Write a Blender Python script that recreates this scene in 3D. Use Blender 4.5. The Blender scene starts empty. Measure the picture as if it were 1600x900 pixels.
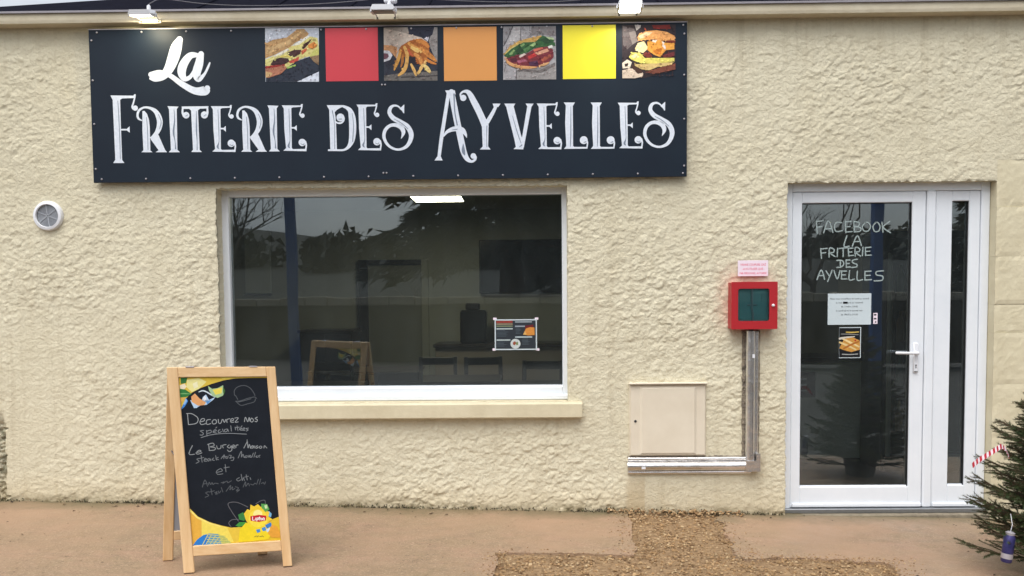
import bpy, bmesh, math, random
import numpy as np
from mathutils import Matrix, Vector
R = math.radians
random.seed(7)
scene = bpy.context.scene
COL = scene.collection

# ------------------------------------------------------------------ camera
cam_d = bpy.data.cameras.new('camera'); cam = bpy.data.objects.new('camera', cam_d); COL.objects.link(cam)
cam_d.sensor_width = 36; cam_d.lens = 29.25; cam_d.shift_y = 0.05625; cam_d.clip_start = .05; cam_d.clip_end = 2000
cam.location = (0, -5.5, 1.428)
cam.rotation_euler = (Matrix.Rotation(R(.768), 3, 'Z') @ Matrix.Rotation(R(90 - 2.989), 3, 'X') @ Matrix.Rotation(R(-.4926), 3, 'Z')).to_euler()
scene.camera = cam

# ------------------------------------------------------------------ sky, sun, exposure
SUN_EL, SUN_AZ = 62.0, 200.0        # overcast: soft light from above, in front of the facade and a little left
world = bpy.data.worlds.new('World'); scene.world = world; world.use_nodes = True
nt = world.node_tree; N = nt.nodes; L = nt.links; N.clear()
sky = N.new('ShaderNodeTexSky'); sky.sky_type = 'NISHITA'; sky.sun_disc = False
sky.sun_elevation = R(SUN_EL); sky.sun_rotation = R(SUN_AZ); sky.air_density = 1.2; sky.dust_density = 4.0
hs = N.new('ShaderNodeHueSaturation'); hs.inputs['Saturation'].default_value = .30
L.new(sky.outputs[0], hs.inputs['Color'])
tc = N.new('ShaderNodeTexCoord'); mp = N.new('ShaderNodeMapping'); mp.inputs['Scale'].default_value = (1.0, 1.0, 2.6)
L.new(tc.outputs['Generated'], mp.inputs[0])
cn = N.new('ShaderNodeTexNoise'); cn.inputs['Scale'].default_value = 2.6; cn.inputs['Detail'].default_value = 7; cn.inputs['Roughness'].default_value = .58
L.new(mp.outputs[0], cn.inputs['Vector'])
cr = N.new('ShaderNodeValToRGB'); cr.color_ramp.elements[0].position = .3; cr.color_ramp.elements[0].color = (.60, .64, .72, 1)
cr.color_ramp.elements[1].position = .72; cr.color_ramp.elements[1].color = (1.15, 1.13, 1.10, 1)
L.new(cn.outputs['Fac'], cr.inputs[0])
mx = N.new('ShaderNodeMixRGB'); mx.blend_type = 'MULTIPLY'; mx.inputs[0].default_value = 1
L.new(hs.outputs[0], mx.inputs[1]); L.new(cr.outputs[0], mx.inputs[2])
bg = N.new('ShaderNodeBackground'); bg.inputs['Strength'].default_value = .15
L.new(mx.outputs[0], bg.inputs['Color'])
wo = N.new('ShaderNodeOutputWorld'); L.new(bg.outputs[0], wo.inputs['Surface'])
sd = bpy.data.lights.new('sun', 'SUN'); sd.energy = 1.2; sd.angle = R(55); sd.color = (1, .98, .95)
sun = bpy.data.objects.new('sun', sd); COL.objects.link(sun)
# the sun stands at azimuth SUN_AZ (clockwise from +Y) and elevation SUN_EL
sdir = Vector((math.sin(R(SUN_AZ)) * math.cos(R(SUN_EL)), math.cos(R(SUN_AZ)) * math.cos(R(SUN_EL)), math.sin(R(SUN_EL))))
sun.rotation_euler = sdir.to_track_quat('Z', 'Y').to_euler()
vs = scene.view_settings; vs.view_transform = 'Standard'; vs.look = 'None'; vs.gamma = 1; vs.use_curve_mapping = False
vs.exposure = 0.62

# ------------------------------------------------------------------ helpers
def lin(c):
    o = []
    for v in c[:3]:
        v = v / 255.0
        o.append(v / 12.92 if v <= .04045 else ((v + .055) / 1.055) ** 2.4)
    return tuple(o) + (1.0,)

def mat(name, col, rough=.6, metal=0, var=None, bump=None, spec=.5, coat=0, attr=None, stretch=None):
    """col sRGB 0-255; var=(scale, amount, second colour or None); bump=(scale, distance)"""
    m = bpy.data.materials.new(name); m.use_nodes = True
    t = m.node_tree; b = t.nodes['Principled BSDF']
    b.inputs['Base Color'].default_value = lin(col); b.inputs['Roughness'].default_value = rough
    b.inputs['Metallic'].default_value = metal; b.inputs['Specular IOR Level'].default_value = spec
    b.inputs['Coat Weight'].default_value = coat
    co = t.nodes.new('ShaderNodeTexCoord'); src = co.outputs['Object']
    if stretch:
        mm = t.nodes.new('ShaderNodeMapping'); mm.inputs['Scale'].default_value = stretch
        t.links.new(src, mm.inputs[0]); src = mm.outputs[0]
    colsock = None
    if attr:
        a = t.nodes.new('ShaderNodeAttribute'); a.attribute_name = attr; colsock = a.outputs['Color']
    if var:
        n = t.nodes.new('ShaderNodeTexNoise'); n.inputs['Scale'].default_value = var[0]; n.inputs['Detail'].default_value = 6
        n.inputs['Roughness'].default_value = .65
        t.links.new(src, n.inputs['Vector'])
        r = t.nodes.new('ShaderNodeMapRange'); r.inputs['From Min'].default_value = .32; r.inputs['From Max'].default_value = .68
        t.links.new(n.outputs['Fac'], r.inputs['Value'])
        x = t.nodes.new('ShaderNodeMixRGB')
        c1 = lin(col); c2 = lin(var[2]) if var[2] else tuple(v * (1 - var[1]) for v in c1[:3]) + (1,)
        x.inputs[1].default_value = c1; x.inputs[2].default_value = c2
        if colsock:
            x.blend_type = 'MULTIPLY'; x.inputs[2].default_value = (1 - var[1],) * 3 + (1,); t.links.new(colsock, x.inputs[1])
        t.links.new(r.outputs[0], x.inputs[0]); colsock = x.outputs[0]
    if colsock: t.links.new(colsock, b.inputs['Base Color'])
    if bump:
        n2 = t.nodes.new('ShaderNodeTexNoise'); n2.inputs['Scale'].default_value = bump[0]; n2.inputs['Detail'].default_value = 8
        t.links.new(src, n2.inputs['Vector'])
        bp = t.nodes.new('ShaderNodeBump'); bp.inputs['Distance'].default_value = bump[1]; bp.inputs['Strength'].default_value = 1
        t.links.new(n2.outputs['Fac'], bp.inputs['Height']); t.links.new(bp.outputs[0], b.inputs['Normal'])
    return m

def emat(name, col, strength):
    m = bpy.data.materials.new(name); m.use_nodes = True; b = m.node_tree.nodes['Principled BSDF']
    b.inputs['Base Color'].default_value = (.8, .8, .8, 1)
    b.inputs['Emission Color'].default_value = lin(col); b.inputs['Emission Strength'].default_value = strength
    return m

def glass_mat(name, tint, ior, film=0):
    m = bpy.data.materials.new(name); m.use_nodes = True; t = m.node_tree; t.nodes.clear()
    o = t.nodes.new('ShaderNodeOutputMaterial'); x = t.nodes.new('ShaderNodeMixShader'); f = t.nodes.new('ShaderNodeFresnel')
    f.inputs['IOR'].default_value = ior
    a = t.nodes.new('ShaderNodeBsdfTransparent'); a.inputs[0].default_value = tint
    g = t.nodes.new('ShaderNodeBsdfGlossy'); g.inputs['Roughness'].default_value = .004; g.inputs['Color'].default_value = (.86, .93, 1, 1)
    co = t.nodes.new('ShaderNodeTexCoord'); n = t.nodes.new('ShaderNodeTexNoise'); n.inputs['Scale'].default_value = 2.2; n.inputs['Detail'].default_value = 1
    t.links.new(co.outputs['Object'], n.inputs['Vector'])
    bp = t.nodes.new('ShaderNodeBump'); bp.inputs['Distance'].default_value = .0004; t.links.new(n.outputs['Fac'], bp.inputs['Height'])
    t.links.new(bp.outputs[0], g.inputs['Normal'])
    t.links.new(f.outputs[0], x.inputs[0]); t.links.new(a.outputs[0], x.inputs[1]); t.links.new(g.outputs[0], x.inputs[2])
    # smeared dust film, its pale colour standing in for the veil of reflection
    if film:
        df = t.nodes.new('ShaderNodeBsdfDiffuse'); df.inputs[0].default_value = (.50, .58, .60, 1); x2 = t.nodes.new('ShaderNodeMixShader')
        mp2 = t.nodes.new('ShaderNodeMapping'); mp2.inputs['Rotation'].default_value = (0, .6, 0); mp2.inputs['Scale'].default_value = (3.5, 1, 1.1); t.links.new(co.outputs['Object'], mp2.inputs[0])
        n2 = t.nodes.new('ShaderNodeTexNoise'); n2.inputs['Scale'].default_value = 2.0; n2.inputs['Detail'].default_value = 5; n2.inputs['Roughness'].default_value = .7; t.links.new(mp2.outputs[0], n2.inputs['Vector'])
        r2 = t.nodes.new('ShaderNodeMapRange'); r2.inputs[1].default_value = .3; r2.inputs[2].default_value = .75; r2.inputs[3].default_value = film * .6; r2.inputs[4].default_value = film * 1.5; t.links.new(n2.outputs['Fac'], r2.inputs[0])
        t.links.new(r2.outputs[0], x2.inputs[0]); t.links.new(x.outputs[0], x2.inputs[1]); t.links.new(df.outputs[0], x2.inputs[2]); t.links.new(x2.outputs[0], o.inputs[0])
    else: t.links.new(x.outputs[0], o.inputs[0])
    return m

def tag(o, label=None, cat=None, group=None, kind=None):
    if label: o['label'] = label
    if cat: o['category'] = cat
    if group: o['group'] = group
    if kind: o['kind'] = kind
    return o

def thing(name, loc, label, cat, group=None):
    o = bpy.data.objects.new(name, None); o.empty_display_size = .1; COL.objects.link(o); o.location = loc
    return tag(o, label, cat, group)

def put(o, parent):
    """link o; geometry is written in world coordinates, so a part undoes its Empty's offset"""
    if o.name not in COL.objects: COL.objects.link(o)
    if parent is not None:
        o.parent = parent
        if parent.type == 'EMPTY': o.matrix_parent_inverse = Matrix.Translation(-parent.location)
    return o

def mesh(name, verts, faces, m, parent=None, smooth=False, cols=None):
    me = bpy.data.meshes.new(name); me.from_pydata([tuple(v) for v in verts], [], faces)
    if m: me.materials.append(m)
    if cols:
        ca = me.color_attributes.new('col', 'FLOAT_COLOR', 'CORNER'); i = 0
        for f, c in zip(faces, cols):
            for _ in f: ca.data[i].color = c; i += 1
    if smooth: me.shade_smooth()
    me.update()
    return put(bpy.data.objects.new(name, me), parent)

class MB:
    def __init__(s): s.v = []; s.f = []; s.c = []
    def add(s, vs, fs, col=None):
        o = len(s.v); s.v += [tuple(v) for v in vs]; s.f += [tuple(i + o for i in f) for f in fs]
        if col is not None: s.c += [col] * len(fs)
        return s
    def box(s, x0, x1, y0, y1, z0, z1, bev=.002, M=None):
        bm = bmesh.new(); bmesh.ops.create_cube(bm, size=1)
        for v in bm.verts:
            v.co = Vector(((x0 + x1) / 2 + v.co.x * (x1 - x0), (y0 + y1) / 2 + v.co.y * (y1 - y0), (z0 + z1) / 2 + v.co.z * (z1 - z0)))
        if bev: bmesh.ops.bevel(bm, geom=bm.edges[:], offset=bev, segments=1, affect='EDGES')
        bm.verts.index_update()
        vs = [(M @ v.co) if M else v.co.copy() for v in bm.verts]
        s.add(vs, [[v.index for v in f.verts] for f in bm.faces]); bm.free(); return s
    def tube(s, pts, r, seg=10, cap=True):
        pts = [Vector(p) for p in pts]; n = len(pts); rings = []
        for i, p in enumerate(pts):
            d = (pts[min(i + 1, n - 1)] - pts[max(i - 1, 0)]).normalized()
            a = d.orthogonal().normalized() if i == 0 else (a - d * a.dot(d)).normalized()
            b = d.cross(a); rr = r[i] if isinstance(r, (list, tuple)) else r
            rings.append([p + (a * math.cos(2 * math.pi * k / seg) + b * math.sin(2 * math.pi * k / seg)) * rr for k in range(seg)])
        vs = [q for g in rings for q in g]; fs = []
        for i in range(n - 1):
            for k in range(seg): fs.append((i * seg + k, i * seg + (k + 1) % seg, (i + 1) * seg + (k + 1) % seg, (i + 1) * seg + k))
        if cap: fs.append(tuple(range(seg - 1, -1, -1))); fs.append(tuple((n - 1) * seg + k for k in range(seg)))
        return s.add(vs, fs)
    def prism(s, poly, axis, a, b):
        """poly 2D points in the plane across axis, extruded a..b"""
        n = len(poly)
        def P(p, t): return {'x': (t, p[0], p[1]), 'y': (p[0], t, p[1]), 'z': (p[0], p[1], t)}[axis]
        vs = [P(p, a) for p in poly] + [P(p, b) for p in poly]
        fs = [(i, (i + 1) % n, n + (i + 1) % n, n + i) for i in range(n)] + [tuple(range(n - 1, -1, -1)), tuple(range(n, 2 * n))]
        return s.add(vs, fs)
    def lathe(s, prof, cen, axis='z', seg=24):
        vs = []; fs = []; n = len(prof)
        for k in range(seg):
            a = 2 * math.pi * k / seg
            for r, h in prof:
                u, w = r * math.cos(a), r * math.sin(a)
                q = {'z': (u, w, h), 'y': (u, h, w), 'x': (h, u, w)}[axis]
                vs.append((cen[0] + q[0], cen[1] + q[1], cen[2] + q[2]))
        for k in range(seg):
            for i in range(n - 1):
                fs.append((k * n + i, ((k + 1) % seg) * n + i, ((k + 1) % seg) * n + i + 1, k * n + i + 1))
        return s.add(vs, fs)
    def build(s, name, m, parent=None, smooth=False):
        o = mesh(name, s.v, s.f, m, parent, False, s.c or None)
        if smooth:
            me = o.data; bm = bmesh.new(); bm.from_mesh(me); bmesh.ops.recalc_face_normals(bm, faces=bm.faces[:]); bm.to_mesh(me); bm.free()
            me.shade_smooth(); me.set_sharp_from_angle(angle=R(40))
        else:
            me = o.data; bm = bmesh.new(); bm.from_mesh(me); bmesh.ops.recalc_face_normals(bm, faces=bm.faces[:]); bm.to_mesh(me); bm.free()
        return o

def bx(name, m, parent, x0, x1, y0, y1, z0, z1, bev=.002): return MB().box(x0, x1, y0, y1, z0, z1, bev).build(name, m, parent)

# --- flat print: polygons, pen strokes and discs laid as thin sheets, each a hair above the one before
def smooth_path(p, sub=6):
    if len(p) < 3: return p
    o = []
    for i in range(len(p) - 1):
        a, b, c, d = p[max(i - 1, 0)], p[i], p[i + 1], p[min(i + 2, len(p) - 1)]
        for k in range(sub):
            t = k / sub
            o.append(tuple(.5 * ((2 * b[j]) + (c[j] - a[j]) * t + (2 * a[j] - 5 * b[j] + 4 * c[j] - d[j]) * t * t + (3 * b[j] - a[j] - 3 * c[j] + d[j]) * t ** 3) for j in range(3)))
    return o + [p[-1]]

def ribbon(path, sub=6):
    p = smooth_path(path, sub); n = len(p); le = []; ri = []
    for i in range(n):
        a, b = p[max(i - 1, 0)], p[min(i + 1, n - 1)]
        dx, dy = b[0] - a[0], b[1] - a[1]; l = math.hypot(dx, dy) or 1; nx, ny = -dy / l, dx / l; w = max(p[i][2], 1e-5) / 2
        le.append((p[i][0] + nx * w, p[i][1] + ny * w)); ri.append((p[i][0] - nx * w, p[i][1] - ny * w))
    vs = []; fs = []
    for a, b in zip(le, ri): vs += [a, b]
    for i in range(n - 1): fs.append((2 * i, 2 * i + 2, 2 * i + 3, 2 * i + 1))
    for e, s in ((0, 1), (n - 1, -1)):      # round caps
        a, b = p[e], p[e + s] if 0 <= e + s < n else p[e]
        ang = math.atan2(a[1] - b[1], a[0] - b[0]); w = a[2] / 2; o = len(vs)
        ring = [(a[0] + w * math.cos(ang - math.pi / 2 + math.pi * k / 6), a[1] + w * math.sin(ang - math.pi / 2 + math.pi * k / 6)) for k in range(7)]
        vs += ring; fs.append(tuple(range(o, o + 7)))
    return vs, fs

def shape2d(sh):
    k = sh[0]
    if k == 'c':
        x, y, r = (v * 1e-4 for v in sh[1:4])
        return [(x + r * math.cos(2 * math.pi * i / 18), y + r * math.sin(2 * math.pi * i / 18)) for i in range(18)], [tuple(range(18))]
    d = [v * 1e-4 for v in sh[1]]
    if k == 'p':
        pts = list(zip(d[0::2], d[1::2])); return pts, [tuple(range(len(pts)))]
    return ribbon(list(zip(d[0::3], d[1::3], d[2::3])))

def flat_art(name, shapes, place, m, parent, step=.00012, colored=False, only=None):
    """place(u, v, h) puts a print point into the world, h metres proud of its surface"""
    mb = MB(); h = 0.0
    for sh in shapes:
        col = None
        if colored: col = lin(sh[0]); sh = sh[1:]
        if only and sh[0] not in only: continue
        vs, fs = shape2d(sh); h += step
        mb.add([place(x, y, h) for x, y in vs], fs, col)
    return mesh(name, mb.v, mb.f, m, parent, False, mb.c or None)

def text(name, body, size, place, m, parent, align='CENTER', space=1.0):
    cu = bpy.data.curves.new(name, 'FONT'); cu.body = body; cu.size = size; cu.align_x = align; cu.space_line = space; cu.resolution_u = 2
    o = bpy.data.objects.new(name + '_source', cu); COL.objects.link(o)
    bpy.context.view_layer.update()
    me = bpy.data.meshes.new_from_object(o.evaluated_get(bpy.context.evaluated_depsgraph_get()))
    bpy.data.objects.remove(o); bpy.data.curves.remove(cu)
    for v in me.vertices: v.co = place(v.co.x, v.co.y, 0)
    me.materials.clear(); me.materials.append(m); me.name = name
    return put(bpy.data.objects.new(name, me), parent)

# --- gradient noise on arrays
PT = {}
def perlin(x, y, seed):
    if seed not in PT:
        rs = np.random.RandomState(seed); q = rs.permutation(512); ang = rs.rand(512) * 2 * np.pi; PT[seed] = (q, np.cos(ang), np.sin(ang))
    pm, gx, gy = PT[seed]
    xi = np.floor(x).astype(int); yi = np.floor(y).astype(int); fx = x - xi; fy = y - yi
    def g(i, j, u, v):
        k = pm[(pm[i & 511] + j) & 511]; return gx[k] * u + gy[k] * v
    s = fx * fx * fx * (fx * (fx * 6 - 15) + 10); t = fy * fy * fy * (fy * (fy * 6 - 15) + 10)
    a = g(xi, yi, fx, fy); b = g(xi + 1, yi, fx - 1, fy); c = g(xi, yi + 1, fx, fy - 1); d = g(xi + 1, yi + 1, fx - 1, fy - 1)
    return (a + s * (b - a)) + t * ((c + s * (d - c)) - (a + s * (b - a)))
def fbm(x, y, seed, o=3):
    r = 0; a = 1.0
    for i in range(o): r = r + a * perlin(x * 2 ** i, y * 2 ** i, seed + i * 13); a *= .5
    return r
def sstep(a, b, x):
    t = np.clip((x - a) / (b - a), 0, 1); return t * t * (3 - 2 * t)
def zg(x): return .04 - .024 * max(-7.0, min(7.0, x))      # the pavement falls gently to the right

LETTERS = [[["p",[-26574,27778,-26084,27773,-26087,26036,-26081,23742,-26526,23747,-26551,26041]],["p",[-26705,27927,-25208,27896,-25151,27988,-25043,27974,-25093,27694,-25200,27742,-25949,27731,-26075,27639,-26578,27645]],["s",[-25109,27828,102,-25209,27462,102,-25299,27196,123,-25236,27055,137]],["c",-25105,27094,171],["s",[-26063,25721,102,-25641,25716,96]],["p",[-25701,25764,-25518,25936,-25511,25520,-25704,25663]],["p",[-26525,23774,-26081,23769,-25930,23566,-26668,23574]],["d",[-26226,27574,34,-26187,25702,41,-26188,23824,34]]],[["p",[-24648,26902,-24512,26914,-24348,26718,-24237,26349,-24197,25881,-24205,24340,-24662,24345,-24687,25685]],["p",[-24661,24378,-24217,24373,-24064,24244,-24801,24252]],["s",[-24715,26301,68,-24916,26424,137,-24976,26658,150,-24851,26958,150,-24505,27134,123,-24099,27069,178,-23765,26845,287,-23567,26442,369,-23538,26040,369,-23703,25574,300,-24020,25243,178,-24206,25178,68]],["p",[-24180,25110,-23692,25473,-23235,24383,-23639,24333]],["p",[-23637,24387,-23261,24410,-23110,24234,-23867,24242]],["d",[-24389,26485,34,-24347,25682,41,-24353,24408,34]],["d",[-23600,26676,27,-23438,26206,41,-23561,25740,27]]],[["p",[-22908,27069,-22398,27063,-22431,24354,-22854,24358]],["p",[-22999,27196,-22273,27161,-22400,26996,-22910,27002]],["p",[-22853,24392,-22430,24387,-22278,24225,-22994,24232]],["d",[-22571,26965,34,-22558,26263,61,-22648,25529,109,-22564,24925,41,-22544,24456,89]]],[["p",[-21467,27052,-21019,27047,-20973,24338,-21409,24343]],["p",[-22069,27166,-20322,27165,-20340,27019,-20870,27012,-21023,26900,-21471,26905,-21584,27007,-22060,27005]],["s",[-21996,27091,109,-22025,26791,137,-21937,26537,150]],["c",-21793,26602,212],["s",[-20393,27073,109,-20402,26739,150,-20476,26540,164]],["c",-20596,26608,232],["p",[-21408,24376,-20979,24371,-20826,24222,-21528,24230]],["d",[-21113,26848,27,-21147,25646,82,-21120,24909,34,-21135,24373,55]],["d",[-21836,26536,27,-21683,26621,41]],["d",[-20646,26522,27,-20487,26620,41]]],[["p",[-20041,27035,-19545,27030,-19583,24356,-19957,24360,-20038,25633]],["p",[-20166,27164,-18951,27143,-18895,27229,-18786,27228,-18847,26988,-18933,27049,-19443,27029,-19547,26963,-20043,26955]],["s",[-18851,27075,89,-18933,26789,82,-19000,26590,102,-18929,26456,109]],["c",-18833,26488,143],["s",[-19560,25715,102,-19329,25712,89]],["p",[-19382,25753,-19222,25885,-19226,25510,-19385,25653]],["p",[-19956,24414,-19582,24410,-19515,24342,-18712,24347,-18618,24292,-18634,24198,-20145,24242]],["s",[-18680,24266,96,-18631,24580,102,-18686,24815,123]],["c",-18892,24764,239],["d",[-19704,26932,27,-19685,25629,41,-19691,24893,34,-19795,24559,123,-19717,24425,41]],["d",[-18996,24685,27,-18814,24616,41,-18770,24716,20]]],[["p",[-18124,26860,-17988,26872,-17823,26676,-17710,26308,-17668,25840,-17665,24302,-18121,24307,-18155,25645]],["p",[-18120,24340,-17678,24335,-17525,24206,-18260,24214]],["s",[-18187,26260,68,-18387,26383,137,-18449,26617,150,-18326,26916,150,-17982,27092,123,-17577,27027,178,-17243,26803,287,-17043,26401,369,-17012,26000,369,-17173,25534,300,-17487,25203,178,-17672,25139,68]],["p",[-17646,25071,-17162,25434,-16699,24345,-17101,24296]],["p",[-17100,24349,-16725,24372,-16573,24196,-17328,24204]],["d",[-17863,26443,34,-17815,25642,41,-17813,24370,34]],["d",[-17078,26635,27,-16913,26166,41,-17033,25700,27]]],[["p",[-16383,27047,-15875,27041,-15891,24336,-16312,24340]],["p",[-16475,27174,-15751,27139,-15876,26974,-16385,26980]],["p",[-16311,24374,-15890,24369,-15737,24207,-16451,24215]],["d",[-16047,26943,34,-16029,26242,61,-16114,25509,109,-16027,24906,41,-16004,24438,89]]],[["p",[-15414,27035,-14920,27030,-14946,24359,-15319,24363,-15406,25635]],["p",[-15540,27163,-14328,27143,-14272,27228,-14163,27227,-14223,26988,-14310,27049,-14818,27028,-14921,26963,-15416,26955]],["s",[-14228,27075,89,-14309,26789,82,-14374,26590,102,-14302,26456,109]],["c",-14207,26488,143],["s",[-14929,25716,102,-14698,25713,89]],["p",[-14752,25754,-14593,25886,-14594,25512,-14754,25654]],["p",[-15318,24417,-14945,24413,-14878,24345,-14077,24349,-13983,24295,-13998,24201,-15505,24245]],["s",[-14045,24269,96,-13997,24583,102,-14053,24818,123]],["c",-14258,24766,239],["d",[-15078,26931,27,-15053,25631,41,-15056,24895,34,-15159,24562,123,-15080,24427,41]],["d",[-14361,24687,27,-14180,24618,41,-14137,24718,20]]],[["p",[-12457,26915,-12133,26878,-12049,26344,-12030,25930,-12002,24273,-12436,24278]],["p",[-12615,27143,-11533,27130,-11097,26965,-11235,26814,-11603,27004,-12079,26864,-12459,26841]],["s",[-11501,27057,137,-11133,26813,287,-10980,26331,437,-10953,25598,464,-11020,24931,382,-11211,24499,232,-11520,24268,137,-11995,24246,116,-12538,24252,116]],["s",[-11704,27012,82,-12012,26863,123,-12207,26579,102,-12173,26245,82,-11994,26023,96,-11724,25987,109,-11539,26125,96,-11481,26304,55]],["c",-11738,26340,259],["p",[-12435,24311,-12008,24307,-11929,24192,-12593,24199]],["d",[-12250,26779,55,-12133,25878,34,-12150,24342,34]],["d",[-10968,26598,27,-10894,25864,41,-10968,24797,55]],["d",[-11855,26242,27,-11672,26239,61]]],[["p",[-10555,27026,-10061,27020,-10075,24353,-10447,24357,-10540,25627]],["p",[-10681,27153,-9471,27133,-9416,27219,-9308,27217,-9366,26979,-9453,27039,-9960,27019,-10062,26953,-10556,26946]],["s",[-9371,27065,89,-9450,26780,82,-9515,26581,102,-9443,26447,109]],["c",-9347,26479,143],["s",[-10064,25708,102,-9834,25705,89]],["p",[-9888,25746,-9730,25877,-9730,25504,-9889,25646]],["p",[-10446,24410,-10074,24406,-10007,24338,-9208,24343,-9114,24289,-9129,24195,-10633,24238]],["s",[-9175,24262,96,-9129,24576,102,-9186,24810,123]],["c",-9390,24759,239],["d",[-10218,26922,27,-10188,25623,41,-10187,24888,34,-10288,24555,123,-10209,24421,41]],["d",[-9493,24680,27,-9312,24611,41,-9269,24711,20]]],[["p",[-7889,26855,-7594,27118,-7574,27104,-7589,26559,-7636,26573,-7755,26747]],["s",[-7754,26827,82,-8008,27029,109,-8277,27052,150,-8482,26902,219,-8541,26603,259,-8303,26268,300,-7835,25996,314,-7380,25691,328,-7157,25235,314,-7231,24789,259,-7507,24411,205,-7984,24243,143,-8456,24368,157,-8789,24693,184,-8931,25108,212,-8823,25521,219,-8514,25784,205,-8121,25813,246,-7786,25642,287,-7656,25327,246,-7810,24949,27]],["d",[-8237,26200,27,-7768,25929,41,-7355,25557,34]]],[["s",[-4700,27816,222,-5027,25911,235,-5202,24892,235,-5373,23679,209]],["s",[-4505,27877,379,-4288,26667,405,-4106,25709,405,-3886,24622,405,-3757,24045,392,-3549,23608,301,-3266,23426,170,-3032,23538,157,-2952,23717,92]],["c",-3133,23776,183],["s",[-5051,25082,105,-4776,25372,209,-4321,25533,314,-3870,25452,353,-3647,25207,209,-3546,24950,26]],["p",[-4910,27990,-4285,27995,-4236,27734,-4586,27656,-4791,27753]],["p",[-5489,23757,-5243,23754,-5136,23510,-5667,23516]],["d",[-4339,27748,92,-4307,26667,65,-4157,25774,78]],["d",[-4484,25458,26,-4160,25506,52]],["d",[-3783,24557,33,-3776,24109,222,-3695,23853,65]]],[["c",-3749,27500,203],["s",[-3891,27489,78,-3920,27743,118,-3712,27906,144,-3391,27832,301,-3043,27225,405,-2633,26393,418,-2337,25689,445]],["s",[-1614,26986,183,-1858,26512,235,-2205,25943,275]],["p",[-1852,27115,-1336,27109,-1487,26889,-1789,26924]],["p",[-2562,25756,-2122,25878,-2170,24348,-2519,24351]],["p",[-2518,24383,-2169,24379,-2010,24180,-2708,24187]],["d",[-2234,25688,52,-2261,24859,33,-2247,24348,46]]],[["p",[-996,26997,-506,26992,-63,25218,125,24578,155,24290,-362,24277,-454,24776]],["p",[402,26981,678,26978,155,24322,-69,24516,65,25089]],["p",[-1098,27107,-383,27098,-501,26890,-965,26883]],["p",[286,27091,801,27085,671,26889,401,26892]],["p",[-374,24328,143,24354,102,24163,-517,24189]],["d",[-570,26306,26,-257,25220,46,-36,24579,33]],["d",[-135,24325,39,27,24451,65]]],[["p",[1127,26961,1618,26956,1634,24296,1264,24300,1158,25566]],["p",[1000,27089,2203,27068,2257,27154,2365,27153,2310,26915,2223,26975,1719,26955,1617,26889,1127,26882]],["s",[2303,27001,89,2228,26716,82,2166,26518,102,2239,26385,109]],["c",2334,26417,143],["s",[1630,25647,102,1858,25645,89]],["p",[1805,25685,1960,25816,1965,25444,1804,25586]],["p",[1264,24353,1635,24349,1702,24282,2496,24286,2590,24232,2576,24139,1081,24182]],["s",[2530,24206,96,2572,24519,102,2513,24752,123]],["c",2310,24701,239],["d",[1463,26858,27,1508,25562,41,1517,24830,34,1420,24498,123,1500,24364,41]],["d",[2209,24623,27,2390,24554,41,2431,24653,20]]],[["p",[2881,26965,3331,26960,3338,24287,2900,24292,2830,25822]],["p",[2747,27132,3467,27123,3338,26909,2888,26927]],["p",[2900,24356,3338,24351,3415,24286,4201,24278,4279,24226,4265,24168,2744,24166]],["s",[4227,24214,85,4267,24532,98,4191,24775,118]],["c",4029,24713,255],["d",[3202,26866,26,3194,25181,59,3158,24321,39]],["d",[4029,24566,26,4164,24610,59]]],[["p",[4617,26945,5066,26940,5077,24268,4639,24273,4568,25802]],["p",[4482,27112,5202,27103,5073,26889,4623,26907]],["p",[4640,24337,5078,24332,5155,24267,5940,24259,6017,24207,6004,24149,4484,24147]],["s",[5966,24194,85,6005,24513,98,5928,24756,118]],["c",5767,24694,255],["d",[4938,26846,26,4932,25162,59,4897,24302,39]],["d",[5767,24547,26,5902,24590,59]]],[["p",[6355,26951,6845,26946,6875,24289,6505,24293,6393,25558]],["p",[6228,27079,7428,27058,7482,27144,7589,27142,7535,26905,7448,26965,6945,26945,6845,26880,6355,26872]],["s",[7528,26991,89,7454,26707,82,7394,26509,102,7468,26375,109]],["c",7561,26407,143],["s",[6863,25639,102,7091,25637,89]],["p",[7038,25677,7192,25808,7198,25436,7038,25577]],["p",[6505,24347,6875,24343,6942,24275,7735,24280,7829,24226,7815,24132,6323,24175]],["s",[7768,24200,96,7809,24512,102,7748,24745,123]],["c",7547,24694,239],["d",[6690,26848,27,6742,25554,41,6755,24823,34,6660,24491,123,6740,24357,41]],["d",[7446,24616,27,7627,24547,41,7668,24647,20]]],[["p",[8976,26830,9264,27092,9284,27078,9278,26535,9231,26549,9110,26723]],["s",[9110,26802,82,8855,27004,109,8587,27027,150,8387,26877,219,8333,26579,259,8574,26245,300,9044,25975,314,9500,25671,328,9728,25217,314,9662,24772,259,9394,24396,205,8924,24229,143,8454,24354,157,8118,24677,184,7971,25090,212,8071,25501,219,8373,25763,205,8762,25792,246,9097,25622,287,9232,25309,246,9085,24932,27]],["d",[8641,26178,27,9111,25907,41,9527,25538,34]]]]
SCRIPT = [[["s",[-22077,31440,422,-22306,30944,720,-22543,30224,745,-22845,29570,621,-23221,29140,497,-23738,28961,373,-24034,28991,199]],["s",[-24026,29229,323,-23430,29353,323,-22790,29161,298,-21999,28598,373,-21204,28166,447,-20532,28158,596,-20366,28315,373]]],[["s",[-20898,30427,248,-21409,30407,422,-21854,29887,546,-22004,29362,546,-21828,28939,348,-21447,29066,248,-21096,29614,224,-20931,30204,224]],["s",[-20708,30504,373,-20860,29875,546,-21038,29285,546,-20914,28901,373,-20529,29213,174,-20274,29670,149,-20160,29932,99]]]]
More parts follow.
